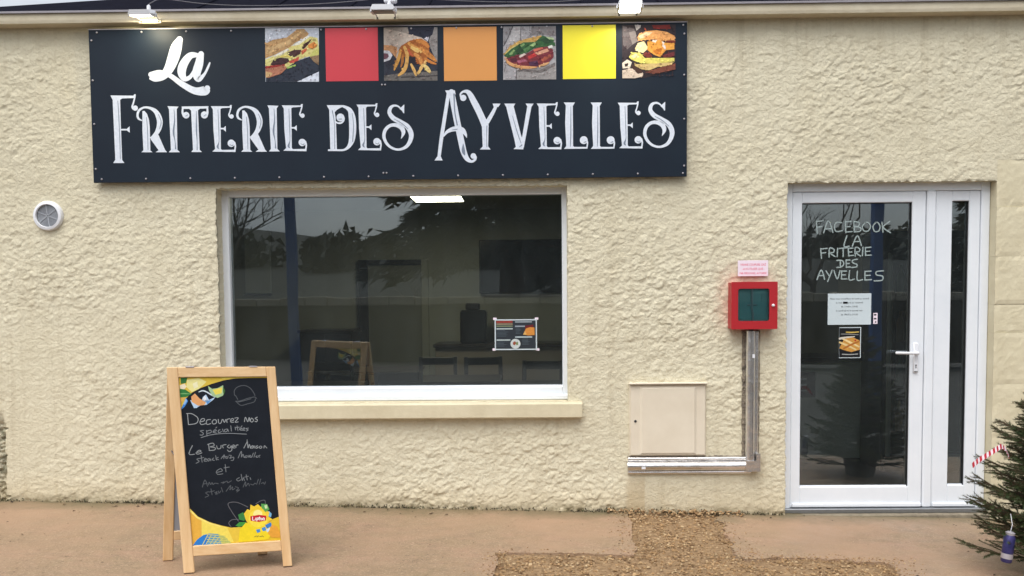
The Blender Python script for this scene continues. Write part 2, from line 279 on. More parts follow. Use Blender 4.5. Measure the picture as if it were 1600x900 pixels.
PIC_SANDWICH = [[[200,206,216],"p",[-16508,32085,-13023,32071,-13094,28653,-16559,28682]],[[45,52,66],"p",[-16502,29735,-15097,29779,-13653,30250,-13067,29937,-13081,29277,-14498,28669,-16534,28682]],[[220,226,238],"p",[-14498,28663,-13081,29289,-13088,28646]],[[190,152,104],"p",[-16519,31110,-15996,31347,-15120,31488,-14424,31997,-13988,32022,-13684,31714,-13813,31472,-14505,31176,-15011,30816,-15893,30400,-16535,30163]],[[208,174,124],"p",[-16444,30834,-15063,31274,-14177,31915,-13992,31840,-14944,31047,-16455,30407]],[[222,212,136],"p",[-16537,30102,-15453,30547,-14506,31115,-13625,31530,-13130,31433,-13043,30792,-13652,30280,-14405,30045,-15164,29565,-16540,29704]],[[234,230,210],"p",[-15958,30309,-15074,30786,-14939,30705,-15804,30203]],[[236,234,220],"p",[-14759,30935,-14380,31174,-13748,31593,-13626,31500,-14321,31021]],[[68,44,48],"p",[-16220,29780,-16027,30035,-15586,30212,-15088,30157,-14956,29960,-15284,29781,-15912,29623]],[[82,54,52],"p",[-15143,30500,-14640,30689,-14179,30696,-14259,30428,-14650,30219,-14960,30315]],[[72,42,38],"p",[-14152,30775,-14009,31048,-13631,31287,-13428,31455,-13729,31032,-14016,30730]],[[196,88,70],"p",[-15031,29949,-14325,30270,-14393,30002,-14909,29825]],[[205,105,70],"p",[-14206,30611,-13733,30873,-13882,30588,-14149,30366]],[[216,140,68],"p",[-13762,30983,-13384,31174,-13126,30988,-13394,30723,-13716,30788]],[[158,190,98],"p",[-15176,29596,-14511,29784,-14588,29650,-15103,29491]],[[202,200,112],"p",[-13653,30250,-13396,30625,-13044,30761,-13053,30352,-13405,30173]],[[150,48,44],"p",[-16541,29662,-15271,29793,-15286,29677,-16539,29515]],[[182,122,96],"p",[-16539,29490,-15286,29695,-15152,29535,-15548,29172,-16365,28925,-16539,28976]],[[205,170,120],"p",[-16530,29337,-16046,29239,-16239,28997,-16532,28988]],[[148,122,92],"p",[-13653,30238,-13053,30352,-13066,29680,-13410,29941]],[[240,220,110],"s",[-15523,30242,63,-15147,30317,76,-14838,30191,50]],[[228,222,150],"s",[-16403,29978,88,-16025,30126,113,-15645,30348,76]]]
PIC_FRIES = [[[50,54,66],"p",[-8830,32039,-5360,32005,-5405,28624,-8856,28651]],[[112,108,104],"p",[-8850,28989,-7753,29126,-5396,29246,-5405,28624,-8856,28651]],[[66,62,64],"p",[-7756,28901,-5400,28973,-5401,28908,-7758,28817]],[[168,158,148],"p",[-8830,32039,-7278,32024,-7199,31602,-8015,31761]],[[150,145,142],"p",[-5562,32007,-5360,32005,-5390,29744,-5808,30643,-5926,31190]],[[40,44,60],"p",[-7263,32024,-5562,32007,-5694,31534,-6000,31364,-7108,31591]],[[206,192,178],"p",[-8825,32009,-7310,31628,-6404,31369,-6004,31092,-7726,30840,-8017,30049,-8290,30376,-8844,30571]],[[204,150,104],"p",[-8838,30929,-8333,30898,-7980,30769,-8042,30050,-8290,30376,-8591,30568,-8844,30581]],[[226,226,236],"p",[-6223,31317,-5898,31417,-5993,31121]],[[224,222,228],"p",[-8844,30581,-8490,30552,-8282,30276,-8449,29980,-8846,29846]],[[112,72,82],"p",[-8847,30407,-8594,30379,-8516,30204,-8650,30057,-8848,30005]],[[172,100,46],"p",[-7908,30545,-7726,30855,-7114,31195,-6405,31305,-6004,31052,-5899,30594,-6097,29827,-6530,29633,-7079,30187,-7585,30143]],[[42,38,48],"p",[-7257,30114,-6826,30159,-6707,29635,-7163,29641]],[[188,120,58],"s",[-7623,30318,154,-7650,29871,175,-7747,29524,82]],[[220,162,82],"s",[-7756,30568,154,-7890,30073,226,-8074,29627,205,-8180,29340,92]],[[232,180,102],"s",[-7500,30763,185,-7354,30364,226,-7378,29768,226,-7573,29273,236,-7907,28988,123]],[[206,132,64],"s",[-6710,31175,236,-6257,31045,267,-5982,30794,205]],[[214,142,72],"s",[-6413,30700,257,-5964,30297,339,-5504,29894,175]],[[205,130,62],"s",[-6170,30002,175,-5819,29799,185,-5492,29685,92]],[[226,162,86],"s",[-7218,31008,185,-6868,30755,257,-6416,30501,205]],[[238,196,116],"s",[-7070,30758,185,-6719,30555,257,-6468,30452,154]],[[222,152,82],"s",[-6824,30308,205,-6524,30056,257,-6428,29707,185]],[[234,188,112],"s",[-7086,29665,134,-6914,29315,195,-6782,28989,134]],[[236,192,116],"s",[-6147,29852,144,-6431,29458,216,-6639,29102,164]],[[238,206,132],"s",[-6227,29605,185,-6028,29354,277,-5868,29163,154]],[[198,96,62],"s",[-7250,30561,123,-7077,30311,154,-6952,30210,72]]]
PIC_KEBAB = [[[170,168,170],"p",[-1121,32000,2265,31987,2266,28611,-1152,28622]],[[150,148,150],"p",[-1121,32000,-529,31997,-1101,30795]],[[186,184,184],"p",[-452,31996,12,31995,-36,31136,-874,30792]],[[140,136,136],"p",[681,31987,2265,31987,2262,31360,1192,31475,676,31380]],[[158,154,152],"p",[-295,29212,2210,29587,2266,28611,-315,28622]],[[92,90,92],"s",[-514,31987,63,-845,31247,53,-1102,30769,53]],[[104,100,102],"s",[22,31985,42,-36,31136,42]],[[110,108,110],"s",[578,31978,32,635,31355,32]],[[92,88,90],"s",[-279,29211,42,-325,28632,47]],[[110,106,106],"s",[-988,29576,42,-1086,29119,32]],[[120,116,116],"s",[867,29197,26,940,28627,26]],[[120,114,112],"p",[-885,29625,42,29309,1176,29194,2211,29689,2209,29486,1278,29040,-63,29158]],[[206,166,94],"p",[-1075,30237,-772,30689,-99,31096,572,31255,1294,31408,1704,31114,673,30874,-362,30405,-984,30058]],[[214,196,120],"p",[-1044,30236,-722,30587,-100,30934,-49,30832,-879,30234]],[[58,100,60],"p",[-1071,30176,-618,30576,158,30982,931,30997,1397,31396,2116,31159,2237,30728,1805,30708,877,30618,307,30245,-364,30202,-882,29970]],[[40,72,46],"p",[-362,30431,-50,30731,205,30424,-157,30225]],[[44,78,52],"p",[1189,31120,1602,31267,2064,30958,1651,30862]],[[140,172,110],"p",[-776,30233,-464,30533,-361,30481,-622,30180]],[[150,180,120],"p",[569,30774,879,30972,1085,30919,774,30670]],[[176,196,150],"p",[1603,31318,2065,31261,2167,31108,1807,31163]],[[130,165,105],"p",[-50,30782,209,30930,260,30828,53,30679]],[[86,130,80],"p",[155,30526,569,30774,619,30570,308,30321]],[[126,54,62],"p",[-995,29972,-364,30177,307,30220,980,30607,1702,30699,2071,30502,2130,30045,1694,29583,919,29380,43,29451,-627,29612]],[[88,36,50],"p",[-727,29928,-314,30024,-161,29769,-574,29698]],[[224,206,196],"p",[-158,30114,204,30282,281,30169,-56,30001]],[[176,100,120],"p",[-264,29821,356,29915,406,29762,-162,29667]],[[216,160,132],"p",[875,30304,1701,30567,1823,30393,1131,30148]],[[206,110,90],"p",[773,30518,1392,30662,1443,30560,875,30365]],[[226,226,216],"p",[1743,30698,2011,30796,2082,30628,1804,30566]],[[192,60,60],"p",[409,30056,875,30314,1038,30109,562,29902]],[[84,50,76],"p",[499,29710,1077,29814,1137,29489,559,29486]],[[170,90,70],"p",[1284,29903,1904,30200,1955,30047,1437,29698]],[[220,164,110],"s",[-1046,30023,63,-781,29685,189,-267,29465,189,404,29381,179,997,29389,74]],[[222,172,122],"s",[1178,29473,74,1488,29545,158,1798,29668,74]]]
PIC_BURGER = [[[52,42,46],"p",[6508,31989,9949,31989,9942,29125,8540,28780,7975,28630,6531,28625]],[[98,88,88],"p",[6553,31949,7298,31746,7410,30966,6845,30445,6574,30754]],[[130,120,116],"p",[6959,31528,7355,31634,7523,30965,7184,30747]],[[196,190,186],"p",[7327,32000,7722,31973,7693,31824,7439,31633]],[[200,84,56],"p",[7851,31727,7975,31848,8088,31624]],[[120,40,34],"p",[8427,31953,9554,31972,9667,31715,8539,31730]],[[232,166,100],"p",[7495,31215,7637,31464,8088,31597,8709,31644,9386,31525,9837,31297,9950,31129,9837,30964,9104,30973,8540,31063,7975,31043,7580,30992]],[[248,212,166],"p",[7552,31270,8032,31525,8483,31519,8145,31263,7693,31118]],[[236,216,162],"p",[7342,30494,7523,30843,7919,30960,8201,30511,7862,30210,7410,30343]],[[228,160,70],"p",[8145,30957,8878,31015,9386,30830,9866,30824,9867,30424,9330,30375,8935,29935,8540,30106,8144,30390]],[[204,124,48],"p",[8483,30341,9104,30556,8992,30112,8709,30116]],[[120,52,38],"p",[9330,30987,9933,30990,9934,30846,9443,30818]],[[242,228,212],"p",[8472,31042,8777,31005,8664,30850,8416,30920]],[[236,226,216],"p",[9076,30945,9273,30832,9319,30414,9104,30600]],[[118,52,44],"p",[7907,30237,8314,30204,8495,29940,8144,29889,7873,30059]],[[108,48,50],"p",[9037,30045,9867,30279,9884,29967,9218,29875]],[[216,206,106],"p",[6946,29959,7127,30246,7636,30251,7975,29891,8540,29884,9867,29879,9868,29645,8540,29494,7692,29560,7127,29790]],[[240,232,160],"p",[7070,30024,7410,30187,7636,29962,7296,29854]],[[206,180,120],"p",[7296,29509,8540,29538,9868,29600,9444,29371,8823,29323,8257,29107,7409,29229]],[[120,70,56],"p",[7975,28987,9105,29308,9936,29532,9936,29142,8540,28869]],[[226,212,192],"p",[6516,29585,6844,29815,7138,29633,7024,29289,6549,29239]],[[60,48,44],"p",[6663,29528,6900,29592,6911,29380,6696,29349]],[[216,198,178],"p",[6526,29128,7183,29243,7522,28892,7907,28955,7816,28721,7352,28615,6531,28625]],[[70,48,40],"p",[7143,29511,7760,29180,7828,28945,7522,28892,7171,29232]]]
BOARD_ART = [[[222,190,72],"p",[485,9928,4825,10010,4810,9827,4017,9830,3249,9814,2672,9723,2092,9553,1514,9341,1086,9108,766,8815,504,8286,444,9414]],[[236,226,150],"p",[915,9765,1480,9859,1838,9656,1435,9290,1088,9136,850,9409]],[[240,234,190],"p",[1159,9564,1391,9681,1406,9402,1213,9305]],[[232,212,100],"p",[2499,9933,4803,9990,4807,9888,3636,9875,2638,9772]],[[58,116,60],"p",[620,9867,947,9884,847,9607,603,9562]],[[242,228,196],"p",[542,9484,789,9576,857,9409,729,9283,541,9325]],[[54,124,64],"p",[503,9314,802,9271,1070,9048,810,8894,483,8875]],[[130,180,112],"s",[520,9057,32,749,9069,48,1014,9049,16]],[[226,180,92],"p",[493,8851,791,8886,505,8543]],[[66,136,214],"p",[487,8306,788,8854,875,8694,698,8412,520,8258]],[[150,190,230],"p",[634,8540,785,8815,831,8695,705,8499]],[[188,212,234],"p",[975,8732,1121,8611,1368,8447,1744,8480,2071,8722,2196,8872,1884,8725,1756,9006,1597,8881,1446,8486,1247,8323,1128,8325]],[[226,164,108],"p",[1041,8910,1231,9066,1434,8804,1724,8600,1632,8474,1331,8440,1049,8644]],[[96,150,210],"p",[1720,8640,2029,8755,1783,8500]],[[240,240,240],"p",[1584,8822,1707,8959,1766,8759,1648,8681]],[[212,224,230],"s",[1423,9139,32,1614,9200,64,1796,9137,64,2009,8987,64,2188,8872,32]],[[168,198,150],"p",[1895,9436,2071,9293,2337,9322,2613,9467,2674,9185,2571,8938,2297,8822,2044,8946,1916,9228]],[[236,216,92],"p",[2097,9241,2575,9367,2513,9059,2205,8984]],[[70,110,60],"p",[2610,9427,2697,9185,2611,8966,2588,9146]],[[92,96,100],"s",[3140,8937,32,3141,9179,32,3328,9378,32,3639,9442,32,3899,9330,32,4072,9085,32,4134,8902,32]],[[92,96,100],"s",[3154,8636,32,3423,8659,32,3738,8767,32,4090,8842,32,4200,8767,32]],[[92,96,100],"s",[3178,8937,32,3276,8726,32]],[[92,96,100],"s",[3197,8607,32,3404,8422,32,3755,8500,32,4070,8591,32,4141,8752,32]],[[92,96,100],"s",[3265,8593,32,3537,8649,32,3929,8756,32]],[[160,164,165],"s",[797,8022,36,801,7515,36]],[[160,164,165],"s",[751,8051,36,1002,8038,36,1247,7854,36,1271,7686,36,1148,7538,36,803,7491,36]],[[160,164,165],"s",[1358,7613,36,1548,7660,36,1582,7759,36,1472,7777,36,1360,7633,36,1404,7485,36,1623,7519,36]],[[160,164,165],"s",[1864,7728,36,1713,7704,36,1655,7586,36,1702,7477,36,1863,7521,36]],[[160,164,165],"s",[2020,7709,36,1937,7599,36,2003,7490,36,2140,7554,36,2132,7694,36,2028,7709,36]],[[160,164,165],"s",[2247,7720,36,2252,7552,36,2344,7521,36,2435,7715,36]],[[160,164,165],"s",[2473,7714,36,2529,7565,36,2605,7711,36]],[[160,164,165],"s",[2656,7550,36,2661,7702,36,2809,7747,36]],[[160,164,165],"s",[2825,7618,36,2981,7666,36,2950,7756,36,2850,7698,36,2848,7569,36,2984,7566,36]],[[160,164,165],"s",[3046,7773,36,3222,7777,36,3052,7564,36,3206,7577,36]],[[160,164,165],"s",[3507,7574,36,3576,7802,36,3672,7570,36,3755,7790,36,3777,7595,36]],[[160,164,165],"s",[3867,7755,36,3800,7635,36,3869,7545,36,3963,7652,36,3879,7755,36]],[[160,164,165],"s",[4159,7797,36,4046,7731,36,4148,7660,36,4102,7560,36,4026,7582,36]],[[134,138,141],"s",[1492,7180,34,1341,7156,34,1473,7034,34,1417,6944,34,1306,6955,34]],[[134,138,141],"s",[1633,7176,34,1640,6882,34]],[[134,138,141],"s",[1637,7129,34,1829,7183,34,1845,7063,34,1651,7021,34]],[[134,138,141],"s",[1934,7093,34,2107,7148,34,2036,7198,34,1944,7080,34,2098,7028,34]],[[134,138,141],"s",[2092,7284,34,2141,7335,34]],[[134,138,141],"s",[2288,7191,34,2202,7153,34,2212,7045,34,2356,7101,34]],[[134,138,141],"s",[2414,7220,34,2441,7079,34]],[[134,138,141],"s",[2630,7222,34,2506,7185,34,2516,7077,34,2633,7122,34,2649,7221,34,2695,7092,34]],[[134,138,141],"s",[2825,7385,34,2833,7108,34]],[[134,138,141],"s",[3028,7312,34,3043,7163,34]],[[134,138,141],"s",[3128,7370,34,3154,7120,34]],[[134,138,141],"s",[3064,7283,34,3237,7303,34]],[[134,138,141],"s",[3227,7178,34,3364,7223,34,3291,7265,34,3237,7166,34,3365,7134,34]],[[134,138,141],"s",[3322,7317,34,3372,7364,34]],[[134,138,141],"s",[3398,7174,34,3505,7219,34,3444,7261,34,3388,7142,34,3498,7131,34]],[[134,138,141],"s",[3676,7243,34,3555,7214,34,3653,7147,34,3556,7089,34]],[[134,138,141],"s",[1351,6818,34,1885,6954,34,2642,6997,34,3551,6932,34]],[[146,150,151],"s",[902,6424,38,711,6010,38,968,5983,38]],[[146,150,151],"s",[1042,6063,38,1282,6117,38,1213,6180,38,1051,6052,38,1130,5985,38,1324,6043,38]],[[146,150,151],"s",[1677,6472,38,1692,6150,38]],[[146,150,151],"s",[1635,6459,38,1885,6520,38,1936,6385,38,1734,6337,38,1981,6274,38,1932,6167,38,1685,6150,38]],[[146,150,151],"s",[2055,6381,38,2101,6227,38,2239,6248,38,2275,6392,38]],[[146,150,151],"s",[2367,6255,38,2353,6390,38,2518,6428,38]],[[146,150,151],"s",[2664,6405,38,2570,6310,38,2685,6245,38,2764,6359,38,2774,6140,38,2637,6064,38,2567,6146,38]],[[146,150,151],"s",[2809,6284,38,2941,6335,38,2870,6399,38,2818,6266,38,2933,6237,38]],[[146,150,151],"s",[2979,6253,38,3006,6369,38,3101,6392,38]],[[146,150,151],"s",[3369,6222,38,3539,6517,38,3566,6644,38,3573,6216,38,3651,6404,38,3694,6194,38]],[[146,150,151],"s",[3810,6333,38,3709,6255,38,3791,6191,38,3837,6325,38,3869,6206,38]],[[146,150,151],"s",[3906,6312,38,3932,6204,38]],[[146,150,151],"s",[4054,6325,38,3973,6284,38,4063,6226,38,3976,6185,38]],[[146,150,151],"s",[4192,6302,38,4110,6243,38,4193,6178,38,4259,6256,38,4192,6302,38]],[[146,150,151],"s",[4352,6191,38,4396,6307,38,4499,6186,38]],[[122,126,129],"s",[1187,5767,35,1059,5728,35,1158,5616,35,1009,5524,35]],[[122,126,129],"s",[1276,5908,35,1300,5568,35]],[[122,126,129],"s",[1213,5758,35,1393,5806,35]],[[122,126,129],"s",[1410,5672,35,1521,5711,35,1450,5757,35,1399,5625,35,1531,5613,35]],[[122,126,129],"s",[1660,5750,35,1564,5692,35,1608,5611,35,1702,5723,35,1718,5625,35]],[[122,126,129],"s",[1865,5760,35,1784,5684,35,1890,5637,35]],[[122,126,129],"s",[1971,5884,35,1993,5651,35]],[[122,126,129],"s",[2090,5789,35,1974,5713,35,2097,5665,35]],[[122,126,129],"s",[2224,5715,35,2390,5905,35,2350,5711,35]],[[122,126,129],"s",[2271,5793,35,2452,5823,35]],[[122,126,129],"s",[2521,5828,35,2439,5751,35,2523,5723,35,2572,5819,35]],[[122,126,129],"s",[2615,5879,35,2730,5850,35,2643,5718,35,2827,5774,35,2808,5621,35,2696,5607,35]],[[122,126,129],"s",[3051,5722,35,3230,6059,35,3216,5753,35,3298,5911,35,3343,5730,35]],[[122,126,129],"s",[3455,5832,35,3372,5755,35,3457,5726,35,3507,5823,35]],[[122,126,129],"s",[3545,5741,35,3596,5845,35]],[[122,126,129],"s",[3665,5843,35,3599,5765,35,3684,5736,35,3665,5843,35]],[[122,126,129],"s",[3719,5735,35,3813,5948,35]],[[122,126,129],"s",[3823,5731,35,3921,5981,35]],[[122,126,129],"s",[3914,5765,35,3994,5806,35,3928,5728,35,4022,5724,35]],[[122,126,129],"s",[4136,5827,35,4055,5786,35,4110,5721,35]],[[122,126,129],"s",[1929,5020,35,2222,5088,35,2156,5206,35,1951,5080,35,1997,4926,35,2244,4942,35]],[[122,126,129],"s",[2395,5415,35,2403,5037,35]],[[122,126,129],"s",[2323,5240,35,2580,5273,35]],[[88,92,96],"s",[1210,4310,35,1363,4660,35,1463,4335,35]],[[88,92,96],"s",[1263,4459,35,1458,4487,35]],[[88,92,96],"s",[1513,4405,35,1558,4544,35,1616,4418,35,1692,4520,35,1734,4413,35,1825,4478,35,1982,4446,35]],[[88,92,96],"s",[2126,4486,35,2280,4531,35,2198,4447,35,2413,4561,35,2440,4473,35,2627,4570,35]],[[88,92,96],"s",[1485,4060,35,1345,4005,35,1477,3873,35,1304,3784,35]],[[88,92,96],"s",[1615,4198,35,1642,3894,35]],[[88,92,96],"s",[1528,4043,35,1767,4094,35]],[[88,92,96],"s",[1779,3996,35,1899,4041,35,1814,3922,35,1925,3942,35]],[[88,92,96],"s",[1963,4074,35,1989,3968,35,2072,4069,35]],[[88,92,96],"s",[2113,4248,35,2170,4014,35]],[[88,92,96],"s",[2330,4042,35,2573,4336,35,2514,4107,35,2664,4260,35,2634,4101,35,2767,4175,35]],[[88,92,96],"s",[2794,4254,35,2941,4185,35,2820,4056,35,2985,4092,35,2841,3982,35]],[[88,92,96],"s",[3172,4222,35,3311,4486,35,3303,4253,35,3437,4408,35,3484,4263,35]],[[88,92,96],"s",[3548,4359,35,3673,4310,35,3750,4394,35,3823,4347,35]],[[88,92,96],"s",[3850,4338,35,3947,4587,35]],[[88,92,96],"s",[3972,4333,35,4071,4600,35]],[[88,92,96],"s",[4080,4365,35,4178,4405,35,4234,4321,35,4286,4444,35]],[[116,120,123],"s",[3035,4717,35,2883,4625,35,2962,4541,35,3078,4598,35]],[[116,120,123],"s",[3128,4877,35,3154,4551,35,3218,4709,35,3264,4546,35]],[[116,120,123],"s",[3369,4849,35,3402,4577,35]],[[116,120,123],"s",[3282,4728,35,3473,4764,35]],[[116,120,123],"s",[3547,4695,35,3577,4588,35]],[[228,190,52],"p",[479,3272,881,2831,1427,2511,1943,2322,2421,2182,3049,2183,3726,2173,4342,2452,4822,2607,4858,1371,502,1353]],[[232,178,72],"p",[503,3131,1041,2635,967,1706,498,1409]],[[240,218,96],"p",[1043,2659,1424,2474,2332,2178,2536,1940,2496,1447,1651,1439,978,1845]],[[230,196,70],"p",[2242,2173,2868,2175,2719,1433,2496,1443]],[[246,226,120],"p",[498,3243,880,2822,1426,2502,1941,2304,1893,2250,1376,2429,830,2740,501,3108]],[[46,126,204],"p",[504,1381,746,1673,1069,1887,1382,1947,1205,1388]],[[96,156,190],"p",[1382,1947,1775,1891,2029,1735,1912,1390,1205,1388]],[[180,190,110],"p",[1775,1891,2074,1741,2380,1393,1912,1385]],[[214,206,110],"s",[987,1402,33,1290,1897,33]],[[214,206,110],"s",[1165,1428,33,1465,1886,33]],[[214,206,110],"s",[1337,1379,33,1636,1810,33]],[[214,206,110],"s",[1515,1406,33,1807,1734,33]],[[214,206,110],"s",[1688,1357,33,1978,1658,33]],[[214,206,110],"s",[1868,1383,33,2150,1582,33]],[[214,206,110],"s",[1246,1899,33,2121,1776,33]],[[214,206,110],"s",[1236,1778,33,2200,1649,33]],[[214,206,110],"s",[1227,1657,33,2279,1522,33]],[[214,206,110],"s",[1217,1536,33,2358,1395,33]],[[104,104,108],"s",[2804,2490,33,2530,2977,33,2377,3409,33,2793,3459,33,3320,3187,33]],[[104,104,108],"s",[2424,2219,33,2329,2423,33,2498,2578,33,2812,2584,33]],[[104,104,108],"s",[3721,3332,33,3969,3472,33,4175,3486,33,4189,3261,33]],[[64,132,68],"p",[2813,2820,3065,2935,3200,2658,3082,2484,2847,2573]],[[68,148,64],"p",[2643,2273,2845,2441,3182,2431,3063,2249,2781,2199]],[[120,180,216],"p",[4328,2954,4460,2780,4409,2601,4268,2671]],[[240,204,60],"p",[3103,2852,3279,3080,3411,3025,3456,3308,3629,3204,3819,3313,3944,3164,4131,3226,4157,2986,4354,2881,4289,2646,4482,2492,4292,2407,4231,2220,3713,2012,3323,2224,3166,2517]],[[92,164,84],"p",[3980,3329,4273,3290,4366,3023,4171,2881,3985,3114]],[[200,226,170],"p",[4131,3226,4271,3267,4278,3075,4163,3058]],[[240,214,44],"p",[2719,1433,2837,2063,3157,2400,3724,2144,4347,2237,4401,1781,4194,1484,3440,1436]],[[246,222,72],"c",3768,2579,463],[[250,238,150],"c",3777,2792,227],[[198,38,48],"p",[3399,2713,3820,2762,4189,2704,4159,2457,3790,2397,3402,2476]],[[70,140,206],"p",[3613,2008,3815,2039,3826,1887,3676,1834]],[[74,144,208],"p",[3890,2068,4088,2142,4126,1940,3955,1912]],[[58,128,200],"p",[4085,2219,4379,2345,4423,2161,4169,2023]],[[210,226,236],"p",[4121,1988,4310,2072,4321,1929,4155,1843]],[[230,164,62],"p",[4186,1784,4414,2219,4680,2108,4784,1806,4779,1529,4360,1564]],[[246,238,238],"s",[3509,2674,38,3496,2513,38,3595,2508,38]],[[246,238,238],"s",[3662,2609,38,3653,2505,38]],[[246,238,238],"s",[3716,2606,38,3703,2450,38]],[[246,238,238],"s",[3716,2601,38,3788,2597,38,3782,2526,38,3710,2530,38]],[[246,238,238],"s",[3847,2655,38,3834,2495,38]],[[246,238,238],"s",[3812,2610,38,3884,2606,38]],[[246,238,238],"s",[3933,2594,38,3893,2548,38,3920,2490,38,3975,2544,38,3933,2594,38]],[[246,238,238],"s",[4006,2485,38,4015,2589,38,4077,2571,38,4070,2481,38]],[[150,140,60],"s",[3525,1653,33,3619,1695,33]],[[150,140,60],"s",[3647,1646,33,3723,1689,33]],[[150,140,60],"s",[3774,1648,33,3865,1651,33]],[[150,140,60],"s",[3896,1688,33,3964,1627,33]]]
BOARD_SPLIT = [19,24,37,54,69,92,109,114]
DOOR_TEXT = {"FACEBOOK":[["s",[19594,19496,80,19659,18664,80]],["s",[19594,19467,80,20044,19519,80]],["s",[19626,19087,80,19950,19126,80]],["s",[20081,18717,80,20382,19516,80,20701,18739,80]],["s",[20205,18969,80,20586,18993,80]],["s",[21257,19381,80,20905,19384,80,20796,19104,80,20912,18807,80,21320,18846,80]],["s",[21509,19463,80,21547,18731,80]],["s",[21510,19435,80,21903,19459,80]],["s",[21528,19097,80,21838,19108,80]],["s",[21546,18759,80,21968,18783,80]],["s",[22072,19457,80,22110,18753,80]],["s",[22072,19457,80,22411,19369,80,22386,19145,80,22133,19119,80]],["s",[22133,19105,80,22528,19017,80,22489,18806,80,22109,18768,80]],["s",[22833,19379,80,22640,19114,80,22756,18818,80,23024,18815,80,23174,19109,80,23016,19364,80,22861,19379,80]],["s",[23536,19372,80,23343,19107,80,23460,18783,80,23727,18808,80,23807,19103,80,23677,19343,80,23565,19372,80]],["s",[23930,19383,80,24010,18721,80]],["s",[24449,19434,80,24019,19058,80,24503,18688,80]]],"LA":[["s",[21634,18519,80,21445,17830,80,21797,17813,80]],["s",[21995,17811,80,22324,18498,80,22600,17847,80]],["s",[22118,18106,80,22512,18130,80]]],"FRITERIE":[["s",[19895,17675,80,19959,17025,80]],["s",[19896,17647,80,20333,17685,80]],["s",[19941,17378,80,20237,17404,80]],["s",[20466,17105,80,20488,17684,80,20785,17610,80,20745,17413,80,20519,17373,80,20861,17130,80]],["s",[21024,17679,80,21002,17128,80]],["s",[21123,17664,80,21658,17715,80]],["s",[21390,17675,80,21397,17125,80]],["s",[21729,17686,80,21764,17150,80]],["s",[21729,17672,80,22039,17683,80]],["s",[21746,17418,80,21971,17430,80]],["s",[21763,17178,80,22087,17203,80]],["s",[22201,17146,80,22193,17710,80,22476,17637,80,22450,17454,80,22226,17399,80,22553,17142,80]],["s",[22700,17733,80,22666,17169,80]],["s",[22856,17718,80,22877,17168,80]],["s",[22856,17704,80,23222,17729,80]],["s",[22859,17450,80,23155,17475,80]],["s",[22877,17196,80,23257,17206,80]]],"DES":[["s",[21217,16872,80,21222,16448,80]],["s",[20977,16874,80,21316,16871,80,21445,16658,80,21292,16448,80,20982,16408,80]],["s",[21597,16911,80,21618,16402,80]],["s",[21597,16897,80,21851,16895,80]],["s",[21614,16657,80,21812,16669,80]],["s",[21617,16416,80,21885,16442,80]],["s",[22330,16947,80,22021,16865,80,22065,16695,80,22306,16608,80,22280,16438,80,21942,16399,80]]],"AYVELLES":[["s",[19677,15613,80,19953,16248,80,20186,15622,80]],["s",[19787,15881,80,20127,15878,80]],["s",[20265,16188,80,20466,15875,80]],["s",[20674,16227,80,20385,15479,80]],["s",[20801,16197,80,21020,15643,80,21197,16194,80]],["s",[21296,16179,80,21302,15627,80]],["s",[21296,16165,80,21621,16162,80]],["s",[21299,15910,80,21567,15907,80]],["s",[21302,15641,80,21655,15638,80]],["s",[21832,16188,80,21811,15594,80,22164,15619,80]],["s",[22355,16155,80,22348,15561,80,22701,15586,80]],["s",[22849,16136,80,22857,15542,80]],["s",[22849,16122,80,23258,16147,80]],["s",[22853,15853,80,23205,15864,80]],["s",[22857,15556,80,23294,15581,80]],["s",[24076,16154,80,23625,16101,80,23628,15889,80,24025,15800,80,23986,15532,80,23465,15494,80]]]}
